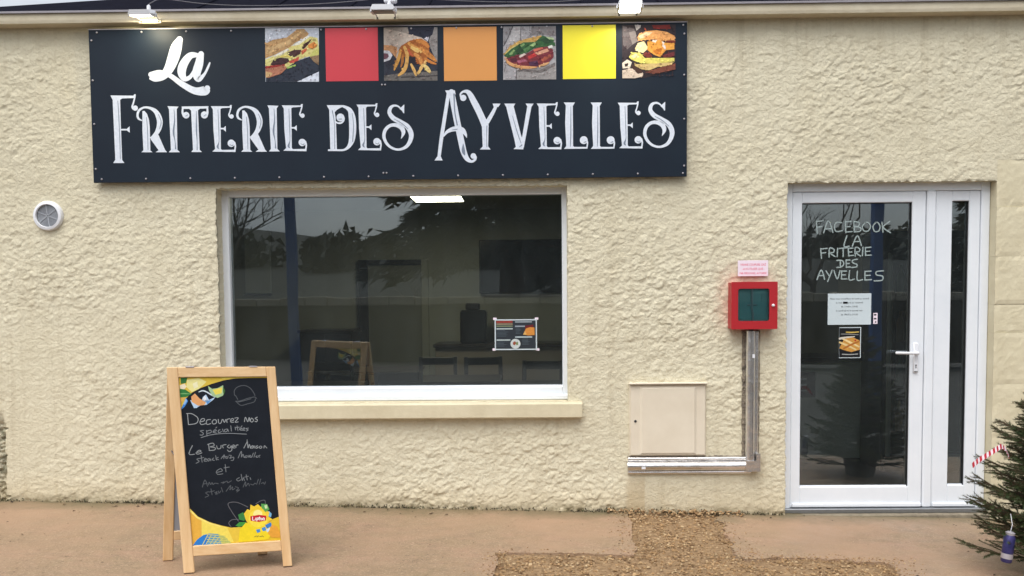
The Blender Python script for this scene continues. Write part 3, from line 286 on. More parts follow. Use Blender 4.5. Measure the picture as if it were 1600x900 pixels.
# ------------------------------------------------------------------ materials
M = {}
def render_mat():
    """cream roughcast: even paint with faint blotches, grime creeping up from the ground and weathering at the left corner"""
    m = bpy.data.materials.new('cream_render'); m.use_nodes = True; t = m.node_tree; b = t.nodes['Principled BSDF']
    b.inputs['Roughness'].default_value = .82; b.inputs['Specular IOR Level'].default_value = .25
    co = t.nodes.new('ShaderNodeTexCoord')
    def noise(s, d=5, r=.6):
        n = t.nodes.new('ShaderNodeTexNoise'); n.inputs['Scale'].default_value = s; n.inputs['Detail'].default_value = d; n.inputs['Roughness'].default_value = r
        t.links.new(co.outputs['Object'], n.inputs['Vector']); return n.outputs['Fac']
    def rng(sock, a, b_, c=0, d=1):
        r = t.nodes.new('ShaderNodeMapRange'); r.inputs[1].default_value = a; r.inputs[2].default_value = b_; r.inputs[3].default_value = c; r.inputs[4].default_value = d
        t.links.new(sock, r.inputs[0]); return r.outputs[0]
    def mix(fac, c1, c2, mode='MIX'):
        x = t.nodes.new('ShaderNodeMixRGB'); x.blend_type = mode
        for i, c in ((0, fac), (1, c1), (2, c2)):
            if hasattr(c, 'is_linked'): t.links.new(c, x.inputs[i])
            else: x.inputs[i].default_value = c
        return x.outputs[0]
    def mth(op, a, b_):
        x = t.nodes.new('ShaderNodeMath'); x.operation = op
        for i, c in ((0, a), (1, b_)):
            if hasattr(c, 'is_linked'): t.links.new(c, x.inputs[i])
            else: x.inputs[i].default_value = c
        return x.outputs[0]
    c = mix(rng(noise(1.1), .35, .65), lin((216, 209, 184)), lin((209, 201, 175)))
    c = mix(rng(noise(9), .45, .8, 0, .5), c, lin((198, 188, 160)))
    c = mix(rng(noise(60, 3), .55, .8, 0, .5), c, lin((184, 172, 142)))
    sm_ = t.nodes.new('ShaderNodeMapping'); sm_.inputs['Scale'].default_value = (9, 9, .55); t.links.new(co.outputs['Object'], sm_.inputs[0])
    sn = t.nodes.new('ShaderNodeTexNoise'); sn.inputs['Scale'].default_value = 1.6; sn.inputs['Detail'].default_value = 5; sn.inputs['Roughness'].default_value = .65; t.links.new(sm_.outputs[0], sn.inputs['Vector'])
    c = mix(mth('MULTIPLY', rng(sn.outputs['Fac'], .50, .72, 0, .55), rng(noise(.8, 2), .4, .6)), c, lin((178, 166, 138)))
    a = t.nodes.new('ShaderNodeAttribute'); a.attribute_name = 'grime'
    g = mth('MULTIPLY', a.outputs['Fac'], rng(noise(22, 6, .7), .32, .58))
    c = mix(g, c, mix(rng(noise(30), .4, .6), lin((62, 58, 42)), lin((58, 66, 34))))
    a2 = t.nodes.new('ShaderNodeAttribute'); a2.attribute_name = 'dust'
    c = mix(mth('MULTIPLY', a2.outputs['Fac'], .5), c, lin((176, 152, 112)))
    a3 = t.nodes.new('ShaderNodeAttribute'); a3.attribute_name = 'pink'
    c = mix(mth('MULTIPLY', a3.outputs['Fac'], rng(noise(14), .3, .6, .15, .8)), c, lin((214, 150, 128)))
    t.links.new(c, b.inputs['Base Color'])
    # fine relief: crisp-edged crumbs on top of the modelled flakes
    bp = t.nodes.new('ShaderNodeBump'); bp.inputs['Distance'].default_value = .0017
    fine = mth('ADD', mth('MULTIPLY', rng(noise(48, 4, .55), .47, .55), .8), mth('MULTIPLY', noise(150, 3, .6), .55))
    t.links.new(fine, bp.inputs['Height']); t.links.new(bp.outputs[0], b.inputs['Normal'])
    return m
M['render'] = render_mat()
M['painted'] = mat('cream_paint_smooth', (212, 203, 174), .75, var=(6, .1, (200, 190, 160)), bump=(45, .0022), spec=.3)
M['cornice'] = mat('cornice_paint', (206, 197, 174), .8, var=(5, .1, (190, 179, 154)), bump=(60, .002), spec=.25)
M['sill'] = mat('sill_paint', (212, 202, 173), .7, var=(7, .08, (198, 187, 157)), bump=(70, .0012), spec=.3)
M['pvc'] = mat('white_pvc', (230, 234, 238), .35, var=(3, .05, (221, 226, 231)), spec=.5)
M['gasket'] = mat('black_rubber', (28, 28, 30), .6)
M['alu'] = mat('grey_aluminium', (150, 153, 156), .42, .8, var=(30, .15, None))
M['galv'] = mat('flashing_metal', (186, 182, 188), .5, .5, var=(12, .2, None))
M['concrete'] = mat('step_concrete', (146, 136, 116), .85, var=(16, .2, (110, 100, 84)), bump=(90, .003))
M['roof'] = mat('dark_slate_sheet', (25, 26, 36), .95, var=(14, .25, (20, 20, 28)), bump=(30, .004), spec=.02)
M['glass'] = glass_mat('window_glass', (.90, .94, .92, 1), 1.95, .024)
M['steel'] = mat('polished_steel', (238, 237, 236), .26, .92, var=(4, .25, (208, 205, 202)), bump=(14, .005), stretch=(1, 1, 1))
M['seal'] = mat('old_sealant', (84, 76, 70), .8, var=(40, .4, (150, 138, 118)), bump=(80, .006))
M['red'] = mat('red_enamel', (174, 32, 40), .42, var=(8, .08, None), spec=.5)
M['meter'] = mat('pinkish_beige_paint', (222, 212, 192), .5, var=(5, .06, (214, 203, 182)))
M['white'] = mat('white_enamel', (228, 230, 234), .4, var=(12, .06, None))
M['grey'] = mat('grey_plastic', (128, 132, 138), .55)
M['dark'] = mat('dark_metal', (40, 42, 46), .5)
M['black'] = mat('black_plastic', (20, 21, 24), .35)
M['sign'] = mat('slate_sign_print', (23, 36, 48), .5, var=(1.6, .14, (19, 29, 42)), spec=.22)
M['letter'] = mat('white_sign_print', (222, 228, 236), .5, var=(60, .05, (204, 212, 224)))
M['groove'] = mat('grey_sign_groove', (118, 130, 146), .55)
M['print'] = mat('colour_print', (255, 255, 255), .45, attr='col', var=(60, .22, None), spec=.25)
M['board_print'] = mat('board_print', (255, 255, 255), .5, attr='col', var=(60, .12, None), spec=.2)
M['chalk'] = mat('chalk_panel', (18, 23, 31), .6, var=(9, .2, (25, 30, 38)), spec=.2)
M['wood'] = mat('pale_beech', (229, 196, 150), .5, var=(26, .2, (212, 172, 122)), bump=(60, .0008), stretch=(1.2, 1.2, .09))
M['wood_x'] = mat('pale_beech_rail', (229, 196, 150), .5, var=(26, .2, (212, 172, 122)), bump=(60, .0008), stretch=(.09, 1.2, 1.2))
M['endgrain'] = mat('dark_foot', (70, 52, 40), .8)
M['paper'] = mat('white_paper', (198, 210, 214), .7, var=(6, .05, None))
M['ink'] = mat('dark_ink', (50, 54, 60), .7)
M['pinkink'] = mat('red_ink', (222, 52, 96), .6)
M['plaque'] = mat('plaque_white', (236, 222, 232), .45)
M['glasspaint'] = mat('white_glass_marker', (170, 186, 184), .8, var=(90, .4, None))
M['pave'] = None

# ------------------------------------------------------------------ ground
def pavement_mat():
    m = bpy.data.materials.new('tinted_concrete'); m.use_nodes = True; t = m.node_tree; b = t.nodes['Principled BSDF']
    co = t.nodes.new('ShaderNodeTexCoord')
    def noise(s, d=6, r=.62, st=None):
        n = t.nodes.new('ShaderNodeTexNoise'); n.inputs['Scale'].default_value = s; n.inputs['Detail'].default_value = d; n.inputs['Roughness'].default_value = r
        src = co.outputs['Object']
        if st:
            q = t.nodes.new('ShaderNodeMapping'); q.inputs['Scale'].default_value = st; t.links.new(src, q.inputs[0]); src = q.outputs[0]
        t.links.new(src, n.inputs['Vector']); return n.outputs['Fac']
    def mix(f, lo, hi, c1, c2):
        r = t.nodes.new('ShaderNodeMapRange'); r.inputs[1].default_value = lo; r.inputs[2].default_value = hi; t.links.new(f, r.inputs[0])
        x = t.nodes.new('ShaderNodeMixRGB'); t.links.new(r.outputs[0], x.inputs[0])
        for i, c in ((1, c1), (2, c2)):
            if isinstance(c, tuple): x.inputs[i].default_value = c
            else: t.links.new(c, x.inputs[i])
        return x.outputs[0]
    c = mix(noise(1.0, 3), .38, .62, lin((150, 126, 100)), lin((146, 125, 98)))
    c = mix(noise(2.6, 6, .7, (1, 2.2, 1)), .44, .66, c, lin((162, 130, 107)))
    c = mix(noise(5.5, 6, .7), .52, .76, c, lin((134, 116, 86)))
    c = mix(noise(9, 9, .8, (1, 1.4, 1)), .48, .70, c, lin((126, 107, 86)))
    c = mix(noise(24, 6, .75), .56, .74, c, lin((172, 146, 118)))
    c = mix(noise(140, 3), .5, .8, c, lin((116, 94, 74)))
    c = mix(noise(85, 3, .7), .56, .66, c, lin((178, 154, 128)))
    c = mix(noise(62, 4, .75), .60, .68, c, lin((104, 84, 66)))
    c = mix(noise(33, 2), .66, .72, c, lin((112, 90, 70)))
    c = mix(noise(.75, 5, .6, (1, 1.5, 1)), .46, .66, c, lin((160, 131, 105)))
    sx = t.nodes.new('ShaderNodeSeparateXYZ'); t.links.new(co.outputs['Object'], sx.inputs[0])
    wj = t.nodes.new('ShaderNodeMath'); wj.operation = 'MULTIPLY_ADD'; wj.inputs[1].default_value = .55; t.links.new(noise(3.2, 6, .7), wj.inputs[0]); t.links.new(sx.outputs['Y'], wj.inputs[2])
    c = mix(wj.outputs[0], .04, .32, c, lin((108, 98, 72)))
    t.links.new(c, b.inputs['Base Color'])
    r = t.nodes.new('ShaderNodeMapRange'); r.inputs[1].default_value = .35; r.inputs[2].default_value = .7; r.inputs[3].default_value = .42; r.inputs[4].default_value = .75
    t.links.new(noise(2.0), r.inputs[0]); t.links.new(r.outputs[0], b.inputs['Roughness'])
    bp = t.nodes.new('ShaderNodeBump'); bp.inputs['Distance'].default_value = .004; t.links.new(noise(70, 6), bp.inputs['Height']); t.links.new(bp.outputs[0], b.inputs['Normal'])
    return m
M['pave'] = pavement_mat()
M['asphalt'] = mat('gravelly_asphalt', (84, 78, 70), .85, var=(2.5, .3, (64, 60, 54)), bump=(120, .006))
M['sand'] = mat('ochre_grit', (164, 136, 100), .92, var=(30, .3, (112, 86, 58)), bump=(160, .008))
M['pebble'] = mat('pebble', (255, 255, 255), .85, attr='col', var=(90, .2, None))
M['soil'] = mat('dark_soil', (70, 58, 42), .95, var=(30, .4, (44, 44, 28)), bump=(120, .008))
M['grass'] = mat('verge_grass', (62, 76, 42), .9, var=(4, .3, (84, 84, 48)), bump=(60, .02))

# far ground: one sheet to the horizon, set a little below the pavement
gx = [-900, -200, -60, -20, -7, -3.5, 0, 3.5, 7, 20, 60, 200, 900]; gy = [-900, -300, -100, -40, -18, -10, -5, -2.2, .2, 6, 30, 300, 900]
vs = [(x, y, zg(x) - .09) for y in gy for x in gx]
fs = [(j * 13 + i, j * 13 + i + 1, (j + 1) * 13 + i + 1, (j + 1) * 13 + i) for j in range(12) for i in range(12)]
tag(mesh('ground', vs, fs, M['asphalt']), kind='structure')
# pavement slabs round the T-shaped trench of grit
slabs = [[(-6.5, -2.05), (-.155, -2.05), (-.155, -.945), (.615, -.95), (.70, .06), (-6.5, .06)],
         [(1.30, .06), (1.172, -.955), (1.74, -.962), (2.02, -1.02), (1.93, -1.25), (1.96, -2.05), (6.5, -2.05), (6.5, .06)]]
for k, poly in enumerate(slabs):
    # densify and roughen the trench-side edges
    pts = []
    for i, p in enumerate(poly):
        q = poly[(i + 1) % len(poly)]; n = max(1, int(math.hypot(q[0] - p[0], q[1] - p[1]) / .03))
        for j in range(n):
            t_ = j / n; x = p[0] + (q[0] - p[0]) * t_; y = p[1] + (q[1] - p[1]) * t_
            am = .008 if k == 0 else .02
            am *= max(0.0, min(1.0, -y / .15))
            if y > .05 or y < -2.0 or abs(x) > 6.4: am = 0
            wv_ = .8 * am * math.sin(x * 9.1 + y * 13.7 + k) + .7 * am * math.sin(x * 31 - y * 23)
            pts.append((x + random.uniform(-am, am) + wv_, y + random.uniform(-am, am) + wv_ * .8))
    bm = bmesh.new()
    f = bm.faces.new([bm.verts.new((x, y, zg(x))) for x, y in pts])
    if f.normal.z < 0: f.normal_flip()
    ex = bmesh.ops.extrude_face_region(bm, geom=[f])
    for v in [g for g in ex['geom'] if isinstance(g, bmesh.types.BMVert)]: v.co.z -= .07
    bmesh.ops.recalc_face_normals(bm, faces=bm.faces[:])
    me = bpy.data.meshes.new('pavement'); bm.to_mesh(me); bm.free(); me.materials.append(M['pave'])
    tag(put(bpy.data.objects.new('pavement', me), None), kind='structure')
# trench bed
bed = MB(); nx, ny = 130, 120
BX, BY = np.meshgrid(-.17 + np.arange(nx + 1) * 2.25 / nx, -2.05 + np.arange(ny + 1) * 2.1 / ny)
BH = fbm(BX * 6, BY * 6, 5) * .010 + perlin(BX * 45, BY * 45, 9) * .006
bed.v = [(float(x), float(y), zg(float(x)) - .014 + float(h)) for x, y, h in zip(BX.ravel(), BY.ravel(), BH.ravel())]
for j in range(ny):
    for i in range(nx):
        x = -.17 + (i + .5) * 2.25 / nx; y = -2.05 + (j + .5) * 2.1 / ny
        if y < -.93 or (.52 < x < 1.36): bed.f.append((j * (nx + 1) + i, j * (nx + 1) + i + 1, (j + 1) * (nx + 1) + i + 1, (j + 1) * (nx + 1) + i))
tag(bed.build('gravel_bed', M['sand'], None, True), kind='structure')
# loose stones on the trench
ico_v = []; ph = (1 + 5 ** .5) / 2
for a in (-1, 1):
    for b in (-ph, ph): ico_v += [(0, a, b), (a, b, 0), (b, 0, a)]
bm = bmesh.new(); bmesh.ops.create_icosphere(bm, subdivisions=1, radius=1); ICO_V = [v.co.copy() for v in bm.verts]; ICO_F = [[v.index for v in f.verts] for f in bm.faces]; bm.free()
def stones(name, spots, m, label, cat, tones):
    mb = MB()
    for x, y, z, r in spots:
        E = Matrix.Rotation(random.uniform(0, 6.3), 3, 'Z') @ Matrix.Rotation(random.uniform(-.5, .5), 3, 'X')
        sc_ = Vector((r * random.uniform(.8, 1.5), r * random.uniform(.7, 1.1), r * random.uniform(.4, .8)))
        c = random.choice(tones); k = random.uniform(.75, 1.15); col = tuple(v * k for v in lin(c)[:3]) + (1,)
        mb.add([E @ Vector((v.x * sc_.x * random.uniform(.8, 1.2), v.y * sc_.y * random.uniform(.8, 1.2), v.z * sc_.z)) + Vector((x, y, z)) for v in ICO_V], ICO_F, col)
    return tag(mesh(name, mb.v, mb.f, m, None, False, mb.c), label, cat, kind='stuff')
DG = sstep(-.25, .35, fbm(np.arange(240)[None, :] * .05 - .75, np.arange(240)[:, None] * .05 - 10, 21))
sp = []
while len(sp) < 5200:
    x = random.uniform(-.15, 2.02); y = random.uniform(-1.75, .03)
    if y > -.94 and not (.70 - .085 * (-y) < x < 1.30 + .128 * y): continue
    if y < -.95 and x > 1.95: continue
    dens = .35 + .65 * float(DG[int((y + 2) * 100) % 240, int((x + .15) * 100) % 240])
    if y > -.12: dens = 1
    if random.random() > dens: continue
    r = random.choice([.0035, .004, .005, .005, .006, .007, .009]) * random.uniform(.8, 1.25)
    sp.append((x, y, zg(x) - .012 + r * .3 + (.012 * max(0, (y + .12) / .12)), r))
for _ in range(1500):    # kicked out over the slabs
    x, y = random.choice([(.66 + random.uniform(-.04, .03), random.uniform(-.95, 0)), (1.24 + random.uniform(-.05, .05), random.uniform(-.95, 0)), (random.uniform(-.15, 2.0), -.95), (random.uniform(1.2, 2.1), -.98), (-.16, random.uniform(-1.7, -.95)), (1.97, random.uniform(-1.6, -1.0))])
    x += random.gauss(0, .055); y += random.gauss(0, .045); r = random.uniform(.002, .0055); sp.append((x, min(y, -.01), zg(x) + r * .4, r))
for _ in range(240):    # spilled along the edges
    x = random.uniform(.55, 1.45); y = -abs(random.gauss(0, .035)); sp.append((x, y, zg(x) + .006 + .02 * random.random() * (1 + y / .1), random.uniform(.004, .012)))
stones('gravel', sp, M['pebble'], 'loose ochre grit and small stones filling the T-shaped trench', 'gravel',
       [(160, 128, 88), (168, 136, 96), (150, 118, 80), (174, 144, 104), (132, 102, 70), (190, 164, 126)])
# crumbs and dead leaves blown over the slabs
db = MB()
for _ in range(230):
    x = random.uniform(-3.6, 3.2); y = random.choice([random.uniform(-1.7, -.05), random.uniform(-1.7, -.05), -abs(random.gauss(0, .08)) - .02])
    if -.17 < x < 2.0 and (y < -.93 or .6 < x < 1.31): continue
    r = random.choice([.004, .005, .006, .008, .014]); a = random.uniform(0, 6.3); k = random.uniform(.35, .6)
    ca, sa = math.cos(a) * r, math.sin(a) * r; z = zg(x) + .002
    c = random.choice([(66, 46, 34), (82, 58, 40), (52, 40, 32), (96, 74, 48)])
    db.add([(x - ca, y - sa, z), (x + sa * k, y - ca * k, z + r * .5), (x + ca, y + sa, z + r * .1), (x - sa * k, y + ca * k, z + r * .45), (x, y, z + r * .15)],
           [(0, 1, 4), (1, 2, 4), (2, 3, 4), (3, 0, 4)], lin(c))
tag(mesh('leaf_litter', db.v, db.f, M['pebble'], None, False, db.c), 'brown leaf scraps and crumbs scattered on the pavement', 'leaf litter', kind='stuff')
# moss and dirt where wall meets pavement
mo = MB(); MD = fbm(np.arange(640) * .031, np.full(640, .5), 33)
for _ in range(5200):
    x = random.uniform(-4.0, 1.74)
    d = float(MD[int((x + 4.05) * 100)])
    if random.random() > .5 + d: continue
    y = -abs(random.gauss(0, .014)) - .002; z = zg(x) + abs(random.gauss(0, .010)) * (1 if y > -.02 else .3)
    if .55 < x < .95 and random.random() < .6: z += abs(random.gauss(0, .012))
    r = random.uniform(.002, .006); g = random.random()
    col = (52, 46, 34) if g < .6 else (56, 66, 30) if g < .88 else (86, 72, 52)
    a = random.uniform(0, 6.3)
    mo.add([(x + r * math.cos(a + k * 2.09), y + r * math.sin(a + k * 2.09) * .8, z) for k in range(3)] + [(x, y - r * .3, z + r * random.uniform(.8, 2.2))], [(0, 1, 3), (1, 2, 3), (2, 0, 3)], lin(col))
tag(mesh('moss', mo.v, mo.f, M['pebble'], None, False, mo.c), 'thin line of dark moss and dirt at the foot of the cream wall', 'moss', kind='stuff')

# ------------------------------------------------------------------ the building
shop = thing('shop_building', (0, .1, 0), 'low cream roughcast snack bar with large window and white glazed door', 'building')

def facade():
    ST = .0062
    def axis(bp):
        a = []
        for p, q in zip(bp[:-1], bp[1:]): a += list(np.linspace(p, q, max(2, int(round((q - p) / ST)) + 1))[:-1])
        return np.array(a + [bp[-1]])
    WX0, WX1, WZ0, WZ1 = -2.016, .297, .772, 2.192
    DX0, DX1 = 1.735, 3.09; BZ = 2.325
    xs = axis([-4.1, WX0, WX1, DX0, DX1, 4.05]); zs = axis([-.12, WZ0, WZ1, BZ, 3.32])
    nx, nz = len(xs), len(zs); X, Z = np.meshgrid(xs, zs)
    # roughcast: overlapping flakes with sharp lower lips over a gently uneven wall
    wx = X + .010 * fbm(X * 18, Z * 18, 3, 2); wz = Z + .010 * fbm(X * 18, Z * 18, 4, 2)
    n1 = fbm(wx * 16, wz * 23, 11, 3); n2 = fbm(wx * 33 + 7, wz * 46, 17, 3); n3 = fbm(X * 85, Z * 95, 23, 2); lo = fbm(X * 1.3, Z * 1.3, 29, 3)
    rough = .56 + .75 * np.clip(fbm(X * 1.1 + 3, Z * 1.1, 41, 3), -.42, .6)
    rough *= 1 - .45 * sstep(2.85, 3.25, Z)                       # flatter under the cornice
    rough *= 1 - .35 * sstep(-2.9, -3.3, X) * sstep(1.3, .6, Z)
    def tilt(n, lo_, hi): return sstep(lo_, hi, n)
    def daubs(cell, seed, dens):
        """thrown daubs of mortar: overlapping flattened lumps, each thicker along its lower lip"""
        rs = np.random.RandomState(seed); K = 256
        jx_, jz_, on, amp, rad, el, an = rs.rand(K, K), rs.rand(K, K), rs.rand(K, K) < dens, .45 + .55 * rs.rand(K, K), .62 + .5 * rs.rand(K, K), .42 + .4 * rs.rand(K, K), rs.normal(.35, .55, (K, K))
        gx_, gz_ = wx / cell, wz / cell; ix, iz = np.floor(gx_).astype(int), np.floor(gz_).astype(int); out = np.zeros_like(X)
        for du in (-1, 0, 1):
            for dv in (-1, 0, 1):
                a_, b_ = (ix + du) & 255, (iz + dv) & 255
                ux, uz = gx_ - (ix + du + jx_[a_, b_]), gz_ - (iz + dv + jz_[a_, b_]); ca, sa = np.cos(an[a_, b_]), np.sin(an[a_, b_])
                p_, q_ = ux * ca + uz * sa, (-ux * sa + uz * ca) / el[a_, b_]; r2 = (p_ * p_ + q_ * q_) / rad[a_, b_] ** 2
                lump = np.clip(1.9 * (1 - r2), 0, 1) ** .8 * amp[a_, b_] * (1 - .40 * np.clip(uz / (rad[a_, b_] * el[a_, b_]), -1, 1))
                out = np.maximum(out, lump * on[a_, b_])
        return out
    h = .0046 * daubs(.050, 101, .62) + .0040 * daubs(.031, 103, .60) + .0030 * daubs(.019, 107, .62) + .0012 * n2 + .0009 * n3 + .0016 * n1
    h = h * rough * 1.08
    base = .04 - .024 * np.clip(X, -7, 7)
    flare = sstep(.22, .02, Z - base)                              # coarser lumps at the foot
    h = h * (1 + .5 * flare) + flare * .006
    patch = sstep(.66, .70, X) * sstep(.98, .90, X) * sstep(.275, .24, Z)      # smooth repair under the meter box
    h = h * (1 - .93 * patch) + .007 * patch
    ero = sstep(-3.475, -3.50, X + .02 * fbm(X * 9, Z * 9, 51, 3)) * sstep(.75, .6, Z)   # broken corner at the left foot
    for zc, zl in ((.60, .05), (.42, .035), (.14, .06)):          # cracks biting in from it
        ero = np.maximum(ero, sstep(1, .5, np.abs(Z - zc - .3 * (X + 3.5)) / (.016 * np.clip(1 - (X + 3.5) / zl, 0, 1) + 1e-4)) * (X > -3.6) * (X < -3.44))
    h = h - ero * (.030 + .02 * n2)
    h = h + .006 * lo
    Y = -h
    # ragged arrises round the openings
    jx = .010 * fbm(X * 3 + Z * 30, Z * 3 + X * 30, 61, 3)
    def near(a, b): return np.abs(a - b) < 1e-6
    inw = (Z >= WZ0 - 1e-6) & (Z <= WZ1 + 1e-6); inx = (X >= WX0 - 1e-6) & (X <= WX1 + 1e-6)
    mL = near(X, WX0) & inw; mR = near(X, WX1) & inw; mT = near(Z, WZ1) & inx
    dL = near(X, DX0) & (Z <= WZ1 + 1e-6); dT = near(Z, WZ1) & (X >= DX0 - 1e-6) & (X <= DX1 + 1e-6)
    XX = X.copy(); ZZ = Z.copy()
    for k in (mL, mR, dL): XX[k] += jx[k]
    for k in (mT, dT): ZZ[k] += jx[k]
    edge = (mL | mR | mT | dL | dT); Y[edge] = Y[edge] * .35 + .002
    verts = np.stack([XX, Y, ZZ], -1).reshape(-1, 3)
    xc = (xs[:-1] + xs[1:]) / 2; zc = (zs[:-1] + zs[1:]) / 2; XC, ZC = np.meshgrid(xc, zc)
    hole = ((XC > WX0) & (XC < WX1) & (ZC > WZ0) & (ZC < WZ1)) | ((XC > DX0) & (XC < DX1) & (ZC < WZ1)) | ((XC > DX1) & (ZC < BZ))
    jj, ii = np.nonzero(~hole)
    a = jj * nx + ii; faces = np.stack([a, a + 1, a + 1 + nx, a + nx], -1)
    # reveals
    extra_v = []; extra_f = []; base_n = len(verts)
    RJ = .0035 * perlin(np.arange(4096)[:, None] * .105, np.arange(12)[None, :] * 1.31, 71)
    def reveal(mask, depth, axis_):
        idx = np.nonzero(mask.reshape(-1))[0]
        idx = idx[np.argsort(verts[idx, 2 if axis_ == 'x' else 0])]
        rows = [list(idx)]; steps = 9
        for s in range(1, steps + 1):
            t_ = s / steps; row = []
            for q in idx:
                v = verts[q].copy(); y = v[1] + (depth - v[1]) * t_
                rr = RJ[int((v[0] + v[2] + 8) * 400) % 4096, s]
                if axis_ == 'x': tgt = X.reshape(-1)[q]; v[0] = v[0] + (tgt - v[0]) * min(1, t_ * 2) + rr
                else: tgt = Z.reshape(-1)[q]; v[2] = v[2] + (tgt - v[2]) * min(1, t_ * 2) + rr
                v[1] = y; extra_v.append(v); row.append(base_n + len(extra_v) - 1)
            rows.append(row)
        for r0, r1 in zip(rows[:-1], rows[1:]):
            for k in range(len(r0) - 1): extra_f.append((r0[k], r0[k + 1], r1[k + 1], r1[k]))
    reveal(mL, .2, 'x'); reveal(mR, .2, 'x'); reveal(mT, .2, 'z'); reveal(dL, .2, 'x'); reveal(dT, .2, 'z')
    V = np.concatenate([verts, np.array(extra_v)]); Fq = np.concatenate([faces, np.array(extra_f)])
    me = bpy.data.meshes.new('wall'); me.vertices.add(len(V)); me.vertices.foreach_set('co', V.astype(np.float32).ravel())
    me.loops.add(len(Fq) * 4); me.loops.foreach_set('vertex_index', Fq.astype(np.int32).ravel())
    me.polygons.add(len(Fq)); me.polygons.foreach_set('loop_start', np.arange(0, len(Fq) * 4, 4, dtype=np.int32)); me.polygons.foreach_set('loop_total', np.full(len(Fq), 4, np.int32))
    me.update(calc_edges=True); me.validate()
    gr = np.zeros(len(V), np.float32); du = np.zeros(len(V), np.float32); pk = np.zeros(len(V), np.float32)
    hb = (Z - base)
    gr[:base_n] = np.maximum(np.clip(1.15 - hb / .05, 0, 1) * (.55 + .45 * sstep(-.2, .3, fbm(X * 4, Z * 4, 81, 2))), np.clip(ero, 0, 1) * .75).reshape(-1)
    du[:base_n] = (np.clip(1 - hb / .22, 0, 1) * .8 + patch * .6 * (X < .8)).reshape(-1)
    pk[:base_n] = (sstep(.19, .05, np.abs(X - 1.43)) * sstep(.26, .08, np.abs(Z - 1.45)) * .55).reshape(-1)
    for nme, arr in (('grime', gr), ('dust', du), ('pink', pk)):
        at = me.attributes.new(nme, 'FLOAT', 'POINT'); at.data.foreach_set('value', arr)
    me.materials.append(M['render'])
    me.shade_smooth()
    return put(bpy.data.objects.new('wall', me), shop)
facade()

# painted block pier to the right of the door, each block its own piece
courses = [-.14, .17, .52, .862, 1.20, 1.388, 1.70, 2.02, 2.325]
for k, (z0, z1) in enumerate(zip(courses[:-1], courses[1:])):
    cut = 3.52 if k % 2 else 3.70
    for x0, x1 in ((3.09, cut), (cut, 4.05)):
        d = random.uniform(-.0012, .0012) + (.004 if k in (4, 7) else 0); nu, nv = 22, 12
        U, V_ = np.meshgrid(np.linspace(x0 + .0004, x1 - .0004, nu), np.linspace(z0 + .0004, z1 - .0004, nv))
        Yf = -.006 + d - .004 * fbm(U * 5, V_ * 5, 55, 4) - .0022 * fbm(U * 30, V_ * 30, 56, 2)
        ed = np.minimum(np.minimum(V_ - z0, z1 - V_), U - x0); Yf = Yf + .005 * np.clip(1 - ed / .006, 0, 1) * (.35 + np.abs(fbm(U * 7, V_ * 7 + k, 57, 2)) * 1.3)
        vv = [(float(a_), float(b_), float(c_)) for a_, b_, c_ in zip(U.ravel(), Yf.ravel(), V_.ravel())]
        ff_ = [(j * nu + i, j * nu + i + 1, (j + 1) * nu + i + 1, (j + 1) * nu + i) for j in range(nv - 1) for i in range(nu - 1)]
        ring = [i for i in range(nu)] + [j * nu + nu - 1 for j in range(1, nv)] + [(nv - 1) * nu + i for i in range(nu - 2, -1, -1)] + [j * nu for j in range(nv - 2, 0, -1)]
        o_ = len(vv); vv += [(vv[i][0], .2, vv[i][2]) for i in ring]; n_ = len(ring)
        ff_ += [(ring[i], o_ + i, o_ + (i + 1) % n_, ring[(i + 1) % n_]) for i in range(n_)] + [tuple(range(o_, o_ + n_))]
        mesh('block', vv, ff_, M['painted'], shop)
# side and back walls, inside walls, ceiling, floor
M['inwall'] = mat('inside_wall', (172, 174, 162), .85, var=(2, .1, None))
M['infloor'] = mat('floor_tiles', (88, 84, 80), .5, var=(6, .2, None))
M['inceil'] = mat('inside_ceiling', (200, 200, 194), .9)
bx('side_wall', M['painted'], shop, -4.1, -3.85, .012, 4.9, -.12, 3.3, 0)
bx('side_wall', M['painted'], shop, 3.8, 4.05, .21, 4.9, -.12, 3.3, 0)
bx('back_wall', M['inwall'], shop, -3.85, 3.8, 4.6, 4.85, -.12, 3.3, 0)
bx('inner_lining', M['inwall'], shop, -3.85, -2.05, .205, .25, .0, 2.6, 0)
bx('inner_lining', M['inwall'], shop, .33, 1.72, .205, .25, .0, 2.6, 0)
bx('inner_lining', M['inwall'], shop, 3.1, 3.8, .205, .25, .0, 2.6, 0)
bx('inner_lining', M['inwall'], shop, -2.049, .329, .207, .252, .0, .76, 0)
bx('inner_lining', M['inwall'], shop, -2.049, 3.099, .208, .253, 2.21, 2.6, 0)
bx('floor', M['infloor'], shop, -3.85, 3.8, .2, 4.6, -.1, .01, 0)
bx('ceiling', M['inceil'], shop, -3.85, 3.8, .2, 4.6, 2.55, 2.62, 0)
# cornice with its metal flashing
co = MB(); co.prism([(-.088, 3.244), (-.092, 3.262), (-.092, 3.306), (.15, 3.312), (.15, 3.244)], 'x', -4.14, 4.09); co.build('cornice', M['cornice'], shop)
fl = MB(); fl.prism([(-.104, 3.305), (-.106, 3.317), (-.02, 3.330), (.16, 3.330), (.16, 3.322), (-.02, 3.322), (-.1, 3.313), (-.1, 3.305)], 'x', -4.15, 4.1); fl.build('flashing', M['galv'], shop)
